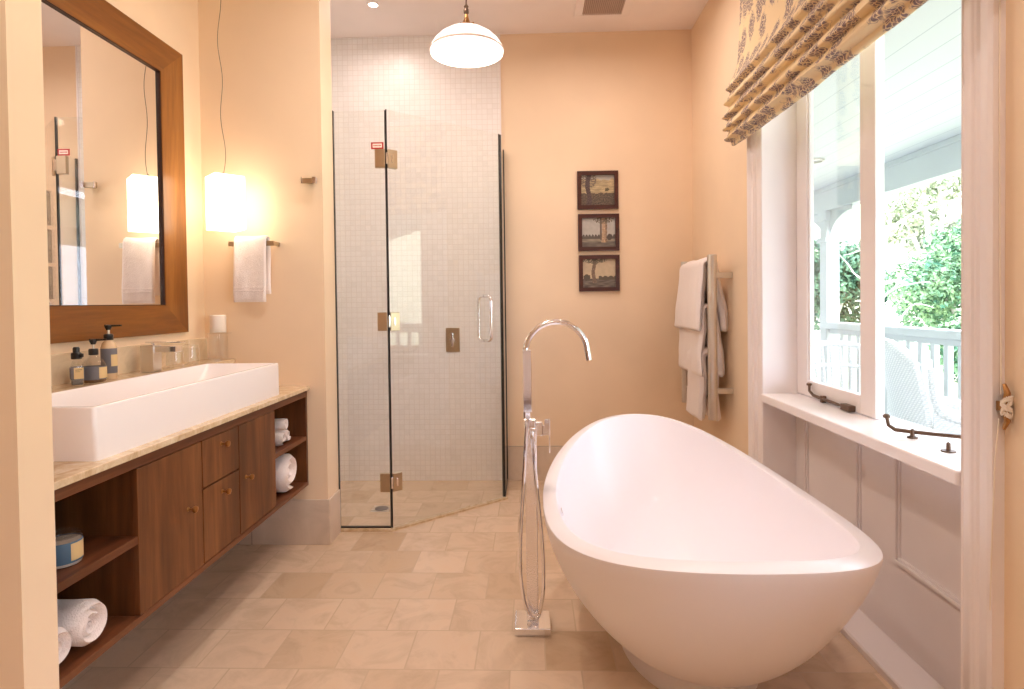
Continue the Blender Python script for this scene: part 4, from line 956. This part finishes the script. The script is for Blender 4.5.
def tree(x, y, zt, r, seed, ml, label, name='leafy_tree', nblob=16, nleaf=9000, trunk=True, zb=-0.8, ls=0.055, flat=0.8):
    rnd = random.Random(seed); t = thing(name, label, 'tree', (x, y, zb), 'trees and shrubs in the garden')
    g = G(); blobs = []
    cz = (zt+zb)/2+0.12*(zt-zb); hz = (zt-cz)
    for k in range(nblob):
        a = rnd.uniform(0, 2*pi); q = rnd.uniform(0, 1)**0.5; e = rnd.uniform(-1, 1)
        br = r*rnd.uniform(0.26, 0.42); blobs.append((x+cos(a)*q*(r-br*0.6)*sqrt(1-e*e*0.7), y+sin(a)*q*(r-br*0.6)*sqrt(1-e*e*0.7), cz+e*(hz-br*0.7), br))
    verts, faces = [], []
    for k in range(nleaf):
        bx, by, bz, br = rnd.choice(blobs)
        d = Vector((rnd.gauss(0, 1), rnd.gauss(0, 1), rnd.gauss(0, 1))).normalized(); rr_ = br*rnd.uniform(0.72, 1.05)
        if noise.noise(Vector((bx, by, bz))*3+d*2.4) < -0.12: rr_ *= 0.8
        c = Vector((bx, by, bz))+d*rr_
        nrm = (d+Vector((rnd.gauss(0, .6), rnd.gauss(0, .6), rnd.gauss(0, .6)+0.3))).normalized()
        a1 = nrm.orthogonal().normalized(); b1 = nrm.cross(a1); th = rnd.uniform(0, 2*pi); a2 = a1*cos(th)+b1*sin(th); b2 = nrm.cross(a2); s = ls*rnd.uniform(0.6, 1.3)
        i = len(verts); verts += [c-a2*s, c+b2*s*0.5+nrm*s*0.15, c+a2*s, c-b2*s*0.5+nrm*s*0.15]; faces.append((i, i+1, i+2, i+3))
    me = bpy.data.meshes.new('foliage'); me.from_pydata([v-Vector((x, y, zb)) for v in verts], [], faces); me.materials.append(ml)
    o = bpy.data.objects.new('foliage', me); COL.objects.link(o); o.parent = t
    g = G(); g.tube([(x, y, zb-0.3), (x+0.1, y, zb+(zt-zb)*0.25), (x-0.05, y+0.1, cz)], [r*0.09, r*0.07, r*0.04], 10)
    for k in range(6):
        b = blobs[k]; g.tube([(x, y, zb+(zt-zb)*0.25), ((x+b[0])/2, (y+b[1])/2, (b[2]+zb+(zt-zb)*0.3)/2+0.1), b[:3]], [r*0.05, r*0.035, r*0.015], 8)
    obj('trunk', g, M['bark'], t, True)
    return t
tree(8.7, 11.9, 2.75, 1.7, 1, M['leaf'], 'large bright green shrub filling the right of the open window view', nleaf=17000, nblob=26)
tree(7.3, 9.2, 1.35, 1.0, 2, M['leaf'], 'rounded pale green bush just behind the balustrade', nleaf=12000, nblob=20)
tree(11.6, 15.0, 3.9, 1.7, 3, M['leaf2'], 'dark green tree rising behind the bright shrub', nleaf=12000, nblob=18)
tree(8.3, 17.0, 2.9, 1.6, 4, M['leaf2'], 'dark bushy tree seen beside the veranda post through the pane', nleaf=9000, nblob=16, ls=0.08)
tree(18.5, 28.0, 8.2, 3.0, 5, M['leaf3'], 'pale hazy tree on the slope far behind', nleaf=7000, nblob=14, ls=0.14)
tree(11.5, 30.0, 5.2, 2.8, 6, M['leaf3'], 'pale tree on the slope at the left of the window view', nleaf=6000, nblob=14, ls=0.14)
tree(13.0, 11.0, 5.0, 2.4, 8, M['leaf'], 'tall green tree at the right end of the garden', nleaf=9000, nblob=16, ls=0.08)
tree(12.0, 4.0, 4.2, 2.6, 9, M['leaf2'], 'broad green tree in the garden opposite the window', nleaf=9000, nblob=16, ls=0.08)
# bare pale tree
rnd = random.Random(5); t = thing('bare_tree', 'pale bare twisted tree left of the big green shrub', 'tree', (6.22, 10.8, -0.8))
g = G(); tk = [(6.22, 10.8, -1.1), (6.27, 10.8, 0.3), (6.12, 10.85, 1.3), (6.22, 10.8, 2.1), (6.37, 10.7, 2.6)]; g.tube(cr(tk, 6), [0.075-0.002*k for k in range(25)], 10); obj('trunk', g, M['bark'], t, True)
for k in range(14):
    p = Vector(cr(tk, 6)[rnd.randint(8, 22)]); d = Vector((rnd.uniform(-1, 1), rnd.uniform(-0.4, 0.4), rnd.uniform(0.1, 0.9))).normalized(); pts = [p]
    for q in range(6):
        d = (d+Vector((rnd.gauss(0, .35), rnd.gauss(0, .2), rnd.gauss(0, .35)))).normalized(); pts.append(pts[-1]+d*rnd.uniform(0.14, 0.28))
    obj('branch', G().tube(cr(pts, 3), [0.022*(1-i/22) for i in range(19)], 7), M['bark'], t, True)
